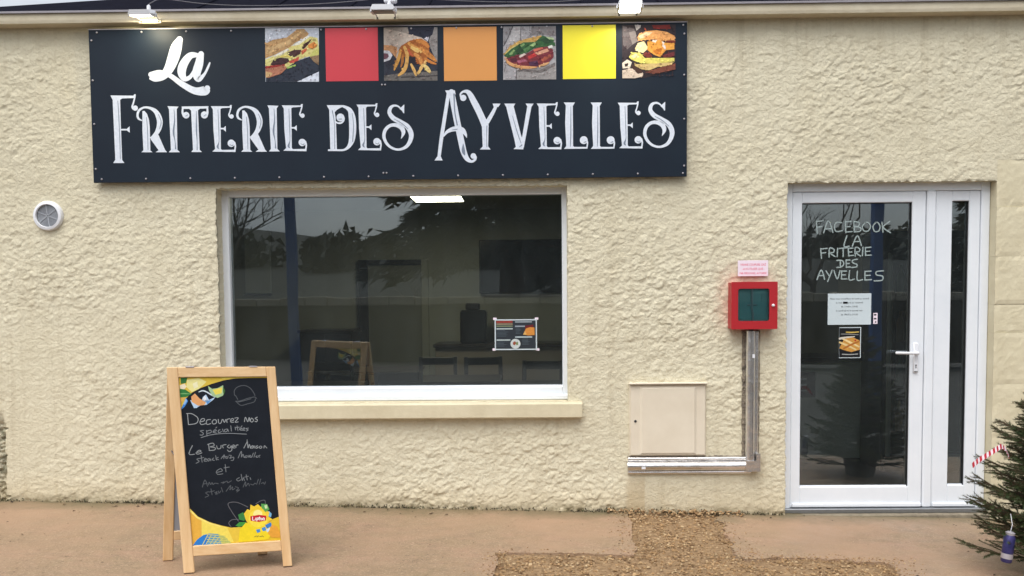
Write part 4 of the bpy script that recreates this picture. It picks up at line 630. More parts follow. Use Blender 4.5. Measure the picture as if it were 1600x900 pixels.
# dark hipped roof just showing above it: overlapping sheets
tp = math.tan(R(27))
def rz_(y): return 3.333 + (y + .05) * tp
rf = MB(); rf.add([(-4.05, -.05, rz_(-.05)), (4.5, -.05, rz_(-.05)), (4.5, 2.5, rz_(2.5)), (2.27, 2.5, rz_(2.5)),
                   (-4.05, -.05, 3.32), (4.5, -.05, 3.32), (4.5, 5, 3.32), (2.27, 5, 3.32), (-4.05, 5, 3.32), (4.5, 2.51, rz_(2.5))], [(0, 1, 2, 3), (0, 4, 5, 1), (0, 3, 8, 4), (3, 2, 6, 7), (3, 7, 8), (1, 5, 6, 2), (4, 8, 7, 6, 5)])
roof = rf.build('roof', M['roof'], shop)
for i in range(14):     # standing seams
    x = -3.1 + i * .5; y1 = min(2.4, (x + 4.05) / 2.48 - .35)
    if y1 < .3: continue
    sm = MB(); sm.add([(x - .012, -.06, rz_(-.06) + .001), (x + .012, -.06, rz_(-.06) + .001), (x + .012, y1, rz_(y1) + .001), (x - .012, y1, rz_(y1) + .001),
                       (x - .008, -.06, rz_(-.06) + .010), (x + .008, -.06, rz_(-.06) + .010), (x + .008, y1, rz_(y1) + .010), (x - .008, y1, rz_(y1) + .010)],
                      [(0, 1, 2, 3), (4, 5, 6, 7), (0, 1, 5, 4), (1, 2, 6, 5), (2, 3, 7, 6), (3, 0, 4, 7)])
    sm.build('seam', M['roof'], roof)

# ---- window
win = thing('window', (-.86, .1, .77), None, None); del_keys = None
win.parent = shop; win.matrix_parent_inverse = Matrix.Translation(-shop.location)
fr = MB()
fr.box(-2.03, -1.973, .10, .18, .768, 2.20, .004); fr.box(.266, .315, .10, .18, .768, 2.20, .004)
fr.box(-1.9735, .2665, .101, .18, 2.148, 2.20, .004); fr.box(-1.9735, .2665, .098, .18, .80, .858, .005)
fr.box(-1.985, .278, .108, .17, .84, .866, .003)
fr.build('frame', M['pvc'], win)
bx('bottom_rail', M['pvc'], win, -2.02, .305, .068, .12, .771, .806, .006)
bx('bead', M['gasket'], win, -1.972, .265, .128, .15, .8585, .8625, 0)
bx('pane', M['glass'], win, -1.975, .268, .14, .146, .85, 2.15, 0)
si = MB(); si.prism([(-.058, .664), (-.064, .672), (-.062, .756), (-.05, .766), (.12, .7705), (.12, .664)], 'x', -2.11, .384); si.build('sill', M['sill'], win)

# ---- door
door = thing('door', (2.4, .1, 0), None, None); door.parent = shop; door.matrix_parent_inverse = Matrix.Translation(-shop.location)
fr = MB(); fr.box(1.737, 1.79, .07, .16, .0, 2.2, .004); fr.box(3.032, 3.0885, .07, .16, .0, 2.2, .004); fr.box(1.7895, 3.0325, .071, .16, 2.14, 2.2, .004)
fr.build('frame', M['pvc'], door)
def leaf(x0, x1, gx0, gx1, gz0, gz1, y0):
    b = MB(); z0, z1 = .026, 2.138
    b.box(x0, gx0, y0, y0 + .065, z0, z1, .004); b.box(gx1, x1, y0, y0 + .065, z0, z1, .004)
    b.box(gx0 - .0005, gx1 + .0005, y0 + .0007, y0 + .065, gz1, z1 - .0005, .004); b.box(gx0 - .0005, gx1 + .0005, y0 + .0007, y0 + .065, z0 + .0005, gz0, .004)
    b.box(gx0 - .012, gx1 + .012, y0 + .02, y0 + .05, gz0 - .012, gz0 + .006, .002)
    o = b.build('leaf', M['pvc'], door)
    g = MB(); t_ = .004
    g.box(gx0, gx0 + t_, y0 + .012, y0 + .03, gz0, gz1, 0); g.box(gx1 - t_, gx1, y0 + .012, y0 + .03, gz0, gz1, 0); g.box(gx0 + t_, gx1 - t_, y0 + .0125, y0 + .03, gz1 - t_, gz1, 0)
    g.build('gasket', M['gasket'], door)
    return o
leaf(1.7925, 2.672, 1.857, 2.583, .166, 2.066, .078)
leaf(2.738, 3.030, 2.846, 2.957, .172, 2.071, .079)
bx('pane', M['glass'], door, 1.85, 2.59, .104, .110, .158, 2.074, 0)
bx('pane', M['glass'], door, 2.84, 2.963, .105, .111, .164, 2.078, 0)
bx('mullion', M['pvc'], door, 2.6755, 2.7345, .066, .15, .026, 2.1395, .008)
bx('weather_bar', M['pvc'], door, 1.80, 2.668, .062, .0775, .03, .058, .006)
bx('weather_bar', M['pvc'], door, 2.742, 3.026, .062, .0785, .03, .058, .006)
bx('threshold', M['alu'], door, 1.737, 3.0885, .036, .16, -.004, .0255, .004)
bx('threshold', M['concrete'], door, 1.728, 3.0895, -.004, .16, -.12, -.0045, .006)
h = MB(); h.box(2.600, 2.634, .066, .0785, .935, 1.135, .005); h.lathe([(0, .036), (.011, .036), (.012, .068), (0, .068)], (2.617, 0, 1.066), 'y', 14)
h.tube([(2.617, .038, 1.066), (2.60, .032, 1.067), (2.55, .031, 1.068), (2.485, .033, 1.070), (2.472, .042, 1.070)], [.011, .0105, .009, .0095, .009], 10)
h.build('handle', M['white'], door, True)
kh = MB(); kh.lathe([(0, .0645), (.005, .0645), (.005, .0665), (0, .0665)], (2.617, 0, .985), 'y', 10); kh.box(2.6145, 2.6195, .0645, .0662, .965, .985, 0); kh.build('keyhole', M['black'], door)
bx('lock_trim', M['alu'], door, 2.606, 2.628, .0635, .0662, .940, .947, .0006)
# ------------------------------------------------------------------ shop sign
sign = thing('shop_sign', (-.866, -.04, 2.23), 'wide slate-blue sign with ornate white lettering and row of food squares', 'sign')
SX0, SX1, SZ0, SZ1, SY = -2.801, 1.069, 2.231, 3.213, -.0455
bx('panel', M['sign'], sign, SX0, SX1, SY, SY + .012, SZ0, SZ1, .0015)
bx('edge_trim', M['galv'], sign, SX0 - .001, SX1 + .001, SY - .001, SY + .013, SZ1 - .001, SZ1 + .005, .0008)
for x in (-2.6, -1.4, -.2, .9): bx('batten', M['dark'], sign, x, x + .04, SY + .0125, .004, SZ0 + .03, SZ1 - .03, 0)
on_sign = lambda x, z, h: (x, SY - .0006 - h, z)
for g in SCRIPT: flat_art('letter', g, on_sign, M['letter'], sign)
for g in LETTERS:
    o = flat_art('letter', g, on_sign, M['letter'], sign, only=('p', 's', 'c'))
    tag(flat_art('groove', g, lambda x, z, h: (x, SY - .0022 - h, z), M['groove'], o, only=('d',)), kind='stuff')
def speckled(pic, seed, n=420):
    """break the flat tones of a printed photograph into crumbs, grain and soft borders"""
    rr = random.Random(seed); polys = []
    for sh in pic:
        vs, fs = shape2d(sh[1:])
        if sh[1] == 's': m_ = (len(vs) - 14) // 2; vs = [vs[2 * i] for i in range(m_)] + [vs[2 * i + 1] for i in range(m_ - 1, -1, -1)]
        polys.append((sh[0], vs))
    xs_ = [v[0] for v in polys[0][1]]; ys_ = [v[1] for v in polys[0][1]]; x0, x1, y0, y1 = min(xs_) + .006, max(xs_) - .006, min(ys_) + .006, max(ys_) - .006
    def inside(q, x, y):
        c = False
        for i in range(len(q)):
            (xa, ya), (xb, yb) = q[i - 1], q[i]
            if (ya > y) != (yb > y) and x < (xb - xa) * (y - ya) / (yb - ya) + xa: c = not c
        return c
    out = []
    for _ in range(n):
        x, y = rr.uniform(x0, x1), rr.uniform(y0, y1); col = polys[0][0]
        for c, q in polys:
            if inside(q, x, y): col = c
        k = rr.choice((.78, .86, .93, 1.05, 1.10, 1.16)); w = rr.uniform(-6, 6)
        col = [max(8, min(250, v * k + w)) for v in col]; col[0] = min(250, col[0] + rr.uniform(0, 10))
        r = rr.uniform(.0022, .0075); st_ = rr.uniform(.35, .9); a = rr.gauss(.5, .6); x = min(max(x + rr.gauss(0, .003), x0), x1); y = min(max(y + rr.gauss(0, .003), y0), y1); pts = []
        for i in range(7):
            t_ = 2 * math.pi * i / 7; u, v = r * math.cos(t_) * rr.uniform(.7, 1.3), r * st_ * math.sin(t_) * rr.uniform(.7, 1.3)
            pts += [(min(max(x + u * math.cos(a) - v * math.sin(a), x0 - .004), x1 + .004)) * 1e4, (min(max(y + u * math.sin(a) + v * math.cos(a), y0 - .004), y1 + .004)) * 1e4]
        out.append([col, 'p', pts])
    return out
for nm, pic in (('sandwich baguette', PIC_SANDWICH), ('heap of fries', PIC_FRIES), ('kebab sandwich', PIC_KEBAB), ('tall burger', PIC_BURGER)):
    o = flat_art('food_picture', pic, on_sign, M['print'], sign, colored=True); tag(flat_art('print_grain', speckled(pic, len(nm)), lambda x, z, h, b=.00012 * len(pic) + .0008: (x, SY - b - h, z), M['print'], o, step=.000006, colored=True), kind='stuff'); o['label'] = 'printed square picture of a ' + nm
for nm, c, x0, x1, z0, z1 in (('red', (200, 52, 64), -1.262, -.922, 2.866, 3.204), ('orange', (216, 148, 76), -.497, -.156, 2.859, 3.2), ('yellow', (240, 226, 44), .270, .611, 2.862, 3.202)):
    o = bx('colour_square', mat(nm + '_print', c, .42, var=(4, .03, None)), sign, x0, x1, SY - .0009, SY + .001, z0, z1, 0); o['label'] = 'flat ' + nm + ' square'
scr = MB(); scr.lathe([(0, -.0045), (.004, -.004), (.0062, -.0012), (.0065, .001)], (0, 0, 0), 'y', 10); sdat = None
spots = [(SX0 + .055 + i * .2915, SZ1 - .018) for i in range(14)] + [(SX0 + .055 + i * .2915, SZ0 + .022) for i in range(14)]
spots += [(SX0 + .018, z) for z in (3.145, 2.89, 2.61, 2.32)] + [(SX1 - .018, z) for z in (3.14, 2.88, 2.60, 2.30)] + [(-.90, 2.84), (-.88, 2.84), (-.90, 2.275), (-.88, 2.275)]
for x, z in spots:
    if sdat is None: o = scr.build('screw', M['galv'], sign, True); sdat = o.data
    else: o = put(bpy.data.objects.new('screw', sdat), sign)
    o.location = (x, SY - .0012, z)

# ------------------------------------------------------------------ floodlights on the cornice
M['lens_warm'] = emat('lit_lens_warm', (255, 238, 190), 14)
M['lens_white'] = emat('lit_lens_white', (255, 250, 236), 16)
M['lens_off'] = mat('unlit_lens', (150, 150, 146), .25)
def floodlight(x, z, tilt, lens, label, lit):
    t = thing('floodlight', (x, -.2, z), label, 'floodlight', 'floodlights above the shop sign')
    T = Matrix.Translation((x, -.2, z)) @ Matrix.Rotation(tilt, 4, 'X') @ Matrix.Scale(.84, 4)
    b = MB()
    prof = [(-.092, .0), (-.078, .026), (.078, .026), (.092, .0), (.088, -.012), (-.088, -.012)]
    vs = []
    for y, k in ((-.058, .93), (-.04, 1.0), (.04, 1.0), (.058, .93)): vs += [T @ Vector((p * k, y, q)) for p, q in prof]
    fs = [(i * 6 + j, i * 6 + (j + 1) % 6, (i + 1) * 6 + (j + 1) % 6, (i + 1) * 6 + j) for i in range(3) for j in range(6)] + [(0, 1, 2, 3, 4, 5), (18, 19, 20, 21, 22, 23)]
    b.add(vs, fs); b.build('housing', M['white'], t)
    MB().box(-.076, .076, -.046, .046, -.0175, -.0125, .001, T).build('lens', lens, t)
    for xa in (-.09, .077): MB().box(xa, xa + .013, -.05, .05, -.021, -.0122, .001, T).build('lens_frame', M['white'], t)
    MB().tube([(x + .036, -.19, z + .018), (x + .036, -.19, z + .05), (x + .036, -.186, z + .056)], [.0125, .0115, .006], 12).build('gland', M['white'], t, True)
    for s in (-1, 1):
        br = MB(); br.box(min(s * .098, s * .093), max(s * .098, s * .093), -.012, .012, -.02, .012, .0008, T)
        br.tube([(x + s * .081, -.2, z), (x + s * .06, -.13, z - .004), (x + s * .06, -.092, z - .004)], .005, 8); br.build('bracket', M['white'], t)
    bx('back_plate', M['cornice'], t, x - .072, x + .072, -.0965, -.0925, z - .024, z + .006, .0008)
    for s in (-.055, .055): MB().lathe([(0, -.0045), (.005, -.003), (.005, .003)], (x + s, -.098, z - .016), 'y', 8).build('bolt', M['dark'], t)
    if lit:
        ld = bpy.data.lights.new('flood_lamp', 'AREA'); ld.shape = 'RECTANGLE'; ld.size = .14; ld.size_y = .08; ld.energy = lit; ld.color = (1, .90, .66) if lens is M['lens_warm'] else (1, .95, .84)
        lo = bpy.data.objects.new('flood_lamp', ld); COL.objects.link(lo); lo.matrix_world = T @ Matrix.Translation((0, 0, -.02)); lo.parent = t; lo.matrix_parent_inverse = Matrix.Translation(-t.location)
    return t
floodlight(-2.375, 3.258, R(14), M['lens_warm'], 'lit white floodlight above the script word at the sign\'s left end', 1.4)
floodlight(-.858, 3.262, R(4), M['lens_off'], 'unlit white floodlight above the fries picture, middle of the three', 0)
floodlight(.682, 3.262, R(-21), M['lens_white'], 'brightly lit white floodlight tilted outward above the burger picture', 1.6)
# cables and a little junction box over the roof edge
M['cable'] = mat('grey_cable', (96, 94, 98), .6)
def cable(pts, label):
    P_ = [tuple(p) + (0,) for p in pts]; q = []
    for i in range(len(pts) - 1):
        a, b_, c, d = [Vector(pts[max(0, min(len(pts) - 1, k))]) for k in (i - 1, i, i + 1, i + 2)]
        for k in range(8):
            t_ = k / 8; q.append(.5 * (2 * b_ + (c - a) * t_ + (2 * a - 5 * b_ + 4 * c - d) * t_ ** 2 + (3 * b_ - a - 3 * c + d) * t_ ** 3))
    q.append(Vector(pts[-1])); tag(MB().tube(q, .0032, 6).build('cable', M['cable'], None, True), label, 'cable', 'cables on the roof edge')
cable([(-2.339, -.186, 3.314), (-2.332, -.17, 3.335), (-2.30, -.05, 3.40), (-2.05, -.03, 3.375), (-1.75, -.02, 3.362), (-1.35, -.02, 3.366), (-1.0, -.03, 3.385), (-.86, .0, 3.42)], 'thin grey cable sagging from the left floodlight to the middle one')
cable([(-.80, .0, 3.42), (-.6, -.02, 3.39), (-.2, -.02, 3.366), (.25, -.02, 3.362), (.55, -.03, 3.385), (.715, -.17, 3.36), (.718, -.186, 3.318)], 'thin grey cable running along the roof edge to the right floodlight')
jb = thing('junction_box', (-.83, -.02, 3.36), 'small pale junction box on the roof edge above the middle floodlight', 'junction box')
bx('case', M['white'], jb, -.872, -.79, -.10, -.06, 3.345, 3.40, .008); bx('clip', M['galv'], jb, -.836, -.826, -.0595, .02, 3.34, 3.37, .001)
bx('lid', M['white'], jb, -.868, -.794, -.104, -.1002, 3.349, 3.396, .003)

# ------------------------------------------------------------------ things on the wall
vt = thing('air_vent', (-3.128, -.01, 1.925), 'round white air vent with grey mesh on the wall left of the sign', 'vent')
MB().lathe([(.072, -.020), (.076, -.030), (.092, -.026), (.0985, -.014), (.0985, .012), (.072, .012)], (-3.128, 0, 2.023), 'y', 40).build('rim', M['white'], vt, True)
MB().lathe([(0, -.012), (.073, -.012), (.073, .0), (0, .0)], (-3.128, 0, 2.023), 'y', 40).build('mesh_backing', M['grey'], vt)
M['ventrib'] = mat('pale_grey_plastic', (172, 176, 182), .5)
ribs = MB()
for r_ in np.arange(.010, .072, .0062): ribs.lathe([(r_, -.0125), (r_, -.0165), (r_ + .0025, -.0165), (r_ + .0025, -.0125)], (-3.128, 0, 2.023), 'y', 32)
ribs.build('grille_ring', M['ventrib'], vt)
for a in (R(38), R(98), R(158), R(218), R(278), R(338)):
    T = Matrix.Translation((-3.128, -.0155, 2.023)) @ Matrix.Rotation(-a, 4, 'Y'); MB().box(.004, .0725, -.0035, .003, -.0022, .0022, 0, T).build('spoke', M['ventrib'], vt)

mb_ = thing('meter_box', (.953, -.01, .40), 'flat beige utility meter cabinet low on the wall left of the steel conduit', 'meter cabinet')
bx('frame', M['meter'], mb_, .700, 1.204, -.018, .03, .403, .880, .003)
bx('cabinet_door', M['meter'], mb_, .706, 1.198, -.027, -.0185, .409, .872, .003)
rp = MB(); rp.add([(.766, -.0272, .415), (1.140, -.0272, .415), (1.140, -.0272, .862), (.766, -.0272, .862), (.782, -.036, .425), (1.124, -.036, .425), (1.124, -.036, .852), (.782, -.036, .852)],
                  [(4, 5, 6, 7), (0, 1, 5, 4), (1, 2, 6, 5), (2, 3, 7, 6), (3, 0, 4, 7)]); rp.build('raised_panel', M['meter'], mb_)
bx('hood', M['meter'], mb_, .696, 1.209, -.048, .02, .8805, .890, .002)
MB().lathe([(0, -.030), (.008, -.030), (.009, -.0272)], (.738, 0, .635), 'y', 12).build('lock', M['dark'], mb_)

rb = thing('shutoff_box', (1.495, -.05, 1.243), 'red metal gas shut-off box with glazed door beside the white door', 'shut-off box')
cs = MB(); cs.box(1.350, 1.641, .0, .02, 1.243, 1.543, .001)
cs.box(1.350, 1.356, -.088, .0005, 1.243, 1.543, .001); cs.box(1.635, 1.641, -.088, .0005, 1.243, 1.543, .001); cs.box(1.3555, 1.6355, -.088, .0004, 1.243, 1.249, .001); cs.box(1.3555, 1.6355, -.088, .0004, 1.537, 1.543, .001)
cs.build('casing', M['red'], rb)
def ring_plate(x0, x1, z0, z1, ix0, ix1, iz0, iz1, r_, y0, y1):
    def rr(a0, a1, b0, b1, q, n=6):
        o = []
        for cx_, cz_, s in ((a1 - q, b1 - q, 0), (a0 + q, b1 - q, 90), (a0 + q, b0 + q, 180), (a1 - q, b0 + q, 270)):
            for k in range(n + 1): o.append((cx_ + q * math.cos(R(s + 90 * k / n)), cz_ + q * math.sin(R(s + 90 * k / n))))
        return o
    A = rr(x0, x1, z0, z1, .006); B = rr(ix0, ix1, iz0, iz1, r_); n = len(A)
    vs = [(p[0], y0, p[1]) for p in A] + [(p[0], y0, p[1]) for p in B] + [(p[0], y1, p[1]) for p in A] + [(p[0], y1, p[1]) for p in B]
    fs = []
    for i in range(n):
        j = (i + 1) % n; fs += [(i, j, n + j, n + i), (2 * n + i, 2 * n + j, 3 * n + j, 3 * n + i), (i, j, 2 * n + j, 2 * n + i), (n + i, n + j, 3 * n + j, 3 * n + i)]
    return MB().add(vs, fs)
ring_plate(1.347, 1.644, 1.240, 1.546, 1.390, 1.592, 1.293, 1.502, .014, -.102, -.0885).build('box_door', M['red'], rb)
M['tealback'] = mat('teal_painted_back', (150, 196, 200), .6, var=(6, .15, None))
bx('back_plate', M['tealback'], rb, 1.357, 1.634, -.074, -.070, 1.25, 1.536, 0)
bx('pane', glass_mat('box_glass', (.78, .88, .87, 1), 1.5), rb, 1.386, 1.596, -.096, -.093, 1.289, 1.506, 0)
pv = MB(); pv.tube([(1.49, -.080, 1.25), (1.492, -.080, 1.34), (1.485, -.080, 1.37), (1.487, -.080, 1.535)], .0075, 10); pv.box(1.455, 1.515, -.086, -.078, 1.392, 1.402, .002); pv.build('gas_pipe', M['ventrib'], rb, True)
MB().lathe([(0, -.116), (.006, -.115), (.009, -.110), (.010, -.1022)], (1.616, 0, 1.393), 'y', 14).build('lock', M['white'], rb, True)

pl = thing('warning_plaque', (1.507, -.016, 1.584), 'small white plaque with red lettering above the red box', 'plaque')
bx('plate', M['plaque'], pl, 1.408, 1.605, -.024, -.018, 1.584, 1.687, .001)
for i, s in enumerate(("VANNE COUPURE GAZ", "- A N'UTILISER QUE -", "PAR PERSONNEL AUTORISE")):
    text('lettering', s, (.0185, .0185, .0165)[i], lambda u, v, h, i=i: (1.5065 + u * .86, -.0246, 1.652 - i * .0275 + v * 1.15), M['pinkink'], pl)

cd = thing('steel_conduit', (1.1, -.03, .28), 'shiny stainless steel conduit bent round the beige cabinet up to the red box', 'conduit')
def halfround(w, n=10):
    o = []
    for k in range(n + 1):
        a = math.pi * k / n; o.append((-w * math.cos(a), w * math.sin(a)))
    return o
hp = halfround(.031); 
vc = MB(); vc.prism([(1.492 + u, -.026 - v * 1.05) for u, v in hp] + [(1.523, .0), (1.461, .0)], 'z', .33, 1.226); vc.build('vertical_cover', M['steel'], cd, True)
vc = MB(); vc.prism([(1.5335 + u * .42, -.020 - v * .42) for u, v in hp] + [(1.5465, .0), (1.5205, .0)], 'z', .40, 1.222); vc.build('vertical_cover', M['steel'], cd, True)
hc = MB(); hc.prism([(-.022 - v * 1.1, .336 + u) for u, v in hp] + [(.0, .367), (.0, .305)], 'x', .684, 1.500); hc.build('horizontal_cover', M['steel'], cd, True)
hc = MB(); hc.prism([(-.014 - v * .42, .381 + u * .42) for u, v in hp] + [(.0, .394), (.0, .368)], 'x', .690, 1.462); hc.build('horizontal_cover', M['steel'], cd, True)
hc = MB(); hc.prism([(-.014 - v * .5, .292 + u * .42) for u, v in hp] + [(.0, .305), (.0, .279)], 'x', .690, 1.50); hc.build('horizontal_cover', M['steel'], cd, True)
cn_ = MB(); cn_.prism([(1.458, .302), (1.552, .302), (1.552, .42), (1.526, .42), (1.526, .372), (1.458, .372)], 'y', -.064, .0); cn_.build('elbow', M['steel'], cd)
rs_ = random.Random(3)
for side in (1.452, 1.5485):
    fl_ = MB()
    for k in range(44):
        z = .40 + k * .0188; fl_.box(side - .010 * rs_.uniform(.6, 1.2), side + .008 * rs_.uniform(.6, 1.4), -.016 * rs_.uniform(.6, 1.2), .004, z, z + .0189, .002)
    fl_.build('sealant', M['seal'], cd)
fl_ = MB()
for k in range(40):
    x = .685 + k * .0192; fl_.box(x, x + .0194, -.013 * rs_.uniform(.6, 1.2), .004, .391, .391 + .010 * rs_.uniform(.5, 1.3), .002)
fl_.build('sealant', M['seal'], cd)
bx('sticker', M['white'], cd, 1.497, 1.512, -.0605, -.0595, 1.05, 1.075, 0); bx('sticker', M['white'], cd, .775, .80, -.0575, -.0565, .322, .338, 0)
st = MB(); st.tube([(1.492, -.045, 1.225), (1.492, -.045, 1.246)], .014, 12); st.build('pipe_end', M['dark'], cd, True)

# ------------------------------------------------------------------ paper on the glass
mn = thing('menu_poster', (-.048, .13, 1.104), 'small dark printed menu poster taped inside the big window', 'poster')
bx('sheet', M['paper'], mn, -.192, .094, .1345, .1375, 1.104, 1.312, 0)
bx('print', mat('menu_print', (38, 46, 54), .5, var=(30, .2, None)), mn, -.184, .086, .1332, .1343, 1.113, 1.304, 0)
def onm(u, v, h): return (-.192 + u / 1000., .1330 - h, 1.312 - v / 1000.)
mi = [[(150, 66, 58), 'p', [12, 10, 122, 8, 122, 24, 12, 26]], [(150, 140, 112), 'p', [12, 28, 122, 28, 122, 36, 12, 36]], [(128, 138, 108), 'p', [12, 42, 122, 42, 122, 50, 12, 50]], [(186, 200, 200), 'p', [12, 60, 122, 60, 122, 68, 12, 68]],
      [(186, 200, 200), 'p', [12, 136, 106, 136, 106, 144, 12, 144]], [(160, 170, 176), 'p', [138, 14, 252, 14, 252, 22, 138, 22]], [(156, 166, 176), 'p', [138, 43, 205, 43, 205, 52, 138, 52]], [(176, 190, 194), 'p', [138, 116, 254, 116, 254, 125, 138, 125]],
      [(110, 40, 40), 'p', [206, 44, 262, 36, 262, 60, 206, 70]], [(212, 142, 66), 'p', [192, 104, 212, 62, 240, 54, 270, 56, 270, 108, 226, 110]], [(222, 182, 110), 'p', [192, 104, 206, 80, 214, 104]], [(200, 208, 206), 'c', 140, 166, 34], [(150, 80, 56), 'p', [122, 158, 136, 148, 146, 160, 136, 176, 124, 172]], [(120, 140, 90), 'p', [142, 158, 156, 152, 160, 172, 146, 176]]]
for r0, r1, c0, c1 in ((76, 128, 16, 110), (152, 188, 16, 96), (58, 106, 142, 186), (132, 184, 186, 250)):
    for k in range(int((r1 - r0) / 9)): mi.append([(92, 104, 112), 'p', [c0, r0 + 9 * k, c0 + (c1 - c0) * (.55 + .4 * random.random()), r0 + 9 * k, c0 + (c1 - c0) * .6, r0 + 9 * k + 3, c0, r0 + 9 * k + 3]])
mi = [[a, k] + ([[q * 10 for q in r[0]]] if k == 'p' else [q * 10 for q in r]) for a, k, *r in mi]
flat_art('artwork', mi, lambda u, v, h: onm(u * 1000, v * 1000, h), M['print'], mn, colored=True)
for x, z in ((-.196, 1.108), (.098, 1.106), (-.19, 1.316), (.092, 1.315)): bx('tape', M['plaque'], mn, x - .012, x + .012, .1385, .1393, z - .008, z + .008, 0)

nb = thing('opening_notice', (2.185, .1, 1.258), 'white landscape sheet of opening times taped inside the door glass', 'notice')
bx('sheet', M['paper'], nb, 2.041, 2.329, .1005, .1025, 1.258, 1.467, 0)
for i, (s, w) in enumerate((("Nous vous accueillons du lundi au samedi", .0128), ("le midi du mardi au vendredi", .0128), ("de 11h45 a 13h45", .0128), ("le vendredi et le samedi soir", .0128), ("de 18h30 a 21h30", .0128))):
    text('lettering', s, .0155, lambda u, v, h, i=i: (2.184 + u, .0998, 1.427 - i * .0265 + v), M['ink'], nb)
bx('scribble', M['black'], nb, 2.142, 2.172, .0995, .1004, 1.399, 1.412, 0)
fy = thing('flyer', (2.192, .1, 1.034), 'small black portrait flyer with a picture of fries under the white notice', 'flyer')
bx('sheet', M['paper'], fy, 2.119, 2.264, .1005, .1025, 1.034, 1.241, 0)
bx('print', M['black'], fy, 2.1195, 2.258, .0993, .1003, 1.040, 1.236, 0)
ff = [[(206, 150, 72), 'p', [2.120, 1.10, 2.150, 1.16, 2.20, 1.178, 2.257, 1.15, 2.257, 1.09, 2.20, 1.074, 2.150, 1.088]], [(228, 200, 140), 's', [2.122, 1.14, .012, 2.17, 1.12, .014, 2.23, 1.09, .010]], [(236, 210, 150), 's', [2.14, 1.165, .010, 2.19, 1.14, .014, 2.25, 1.11, .010]], [(180, 110, 50), 's', [2.15, 1.10, .010, 2.20, 1.125, .012, 2.25, 1.145, .008]], [(214, 206, 190), 's', [2.121, 1.165, .014, 2.16, 1.172, .012, 2.22, 1.178, .006]], [(188, 60, 50), 'c', 2.226, 1.152, .006],
      [(206, 176, 90), 's', [2.165, 1.208, .008, 2.20, 1.206, .009, 2.246, 1.209, .008]], [(150, 150, 146), 's', [2.13, 1.196, .004, 2.19, 1.194, .005, 2.245, 1.190, .004]], [(170, 172, 168), 's', [2.14, 1.060, .006, 2.19, 1.058, .006, 2.242, 1.061, .006]]]
ff = [[a, k] + ([[q * 1e4 for q in r[0]]] if k != 'c' else [q * 1e4 for q in r]) for a, k, *r in ff]
flat_art('artwork', ff, lambda x, z, h: (x, .0990 - h, z), M['print'], fy, colored=True)
for word, sh in DOOR_TEXT.items():
    o = flat_art('lettering', sh, lambda x, z, h: (x, .1035 - h, z), M['glasspaint'], door); o['label'] = 'hand-painted white word on the door glass'
sk = thing('door_sticker', (2.36, .1, 1.30), 'torn silvery sticker on the door glass right of the notice', 'sticker')
bx('backing', M['plaque'], sk, 2.345, 2.373, .1018, .1028, 1.262, 1.335, 0)
for z in (1.27, 1.292, 1.318): bx('mark', M['dark'], sk, 2.349 + random.uniform(0, .008), 2.365, .1008, .1016, z, z + .010, 0)

# ------------------------------------------------------------------ chalk A-board
W_, UP_ = Vector((.9598, .2797, -.0230)), Vector((-.0823, .0665, .9944)); O_ = Vector((-1.7089, -1.4198, .081)); NF = W_.cross(UP_).normalized()   # NF points at the viewer
if NF.y > 0: NF = -NF
bw, bl = .5266, 1.041
ab = thing('chalk_sandwich_board', (-1.5, -1.3, zg(-1.5)), 'folding wooden A-frame chalkboard with lemon artwork on the pavement', 'sandwich board')
def fB(u, v, h): return O_ + W_ * u + UP_ * v + NF * h
def bar(u0, u1, v0, v1, h0, h1, nm, m, place, par, bev=.003):
    b = MB().box(u0, u1, h0, h1, v0, v1, bev); b.v = [tuple(place(x, z, y)) for x, y, z in b.v]; return b.build(nm, m, par)
bar(0, .052, .004, bl, -.026, 0, 'stile', M['wood'], fB, ab); bar(bw - .046, bw, .004, bl, -.026, 0, 'stile', M['wood'], fB, ab)
bar(.0525, bw - .0465, .989, bl, -.0255, -.0005, 'rail', M['wood_x'], fB, ab); bar(.0525, bw - .0465, .086, .139, -.0255, -.0005, 'rail', M['wood_x'], fB, ab)
for u in (0, bw - .046): bar(u + .001, u + .045, -.003, .0045, -.025, -.001, 'foot', M['endgrain'], fB, ab, .001)
pn = bar(.046, bw - .042, .133, .995, -.018, -.010, 'chalk_panel', M['chalk'], fB, ab, 0)
clip_u = (.0525, bw - .0465)
for nm_, sl_ in (('lemon_artwork', BOARD_ART[:BOARD_SPLIT[0]]), *[('chalk_writing', BOARD_ART[a_:b_]) for a_, b_ in zip(BOARD_SPLIT[:-1], BOARD_SPLIT[1:])], ('lemon_artwork', BOARD_ART[BOARD_SPLIT[-1]:])):
    flat_art(nm_, sl_, lambda u, v, h: fB(min(max(u, clip_u[0]), clip_u[1]), min(max(v, .1395), .9885), -.0098 + h * .45), M['board_print'], pn, colored=True)
# back frame: hinged at the top, feet to the left and nearer the wall
TL, TR = fB(.0, bl, -.03), fB(bw, bl, -.03)
BL, BR = Vector((-1.895, -1.225, .083)), Vector((-1.398, -1.082, .072))
W2 = (TR - TL).normalized(); U2 = ((TL - BL) + (TR - BR)) / 2; lb = U2.length; U2.normalize(); N2 = W2.cross(U2).normalized()
if N2.y < 0: N2 = -N2           # outward = towards the shop
O2 = ((BL + BR) - W2 * bw) / 2
def fR(u, v, h): return O2 + W2 * u + U2 * v + N2 * h
bar(0, .05, .004, lb - .004, .002, .026, 'stile', M['wood'], fR, ab); bar(bw - .05, bw, .004, lb - .004, .002, .026, 'stile', M['wood'], fR, ab)
bar(.0505, bw - .0505, lb - .056, lb - .005, .0025, .0255, 'rail', M['wood_x'], fR, ab); bar(.0505, bw - .0505, .115, .165, .0025, .0255, 'rail', M['wood_x'], fR, ab)
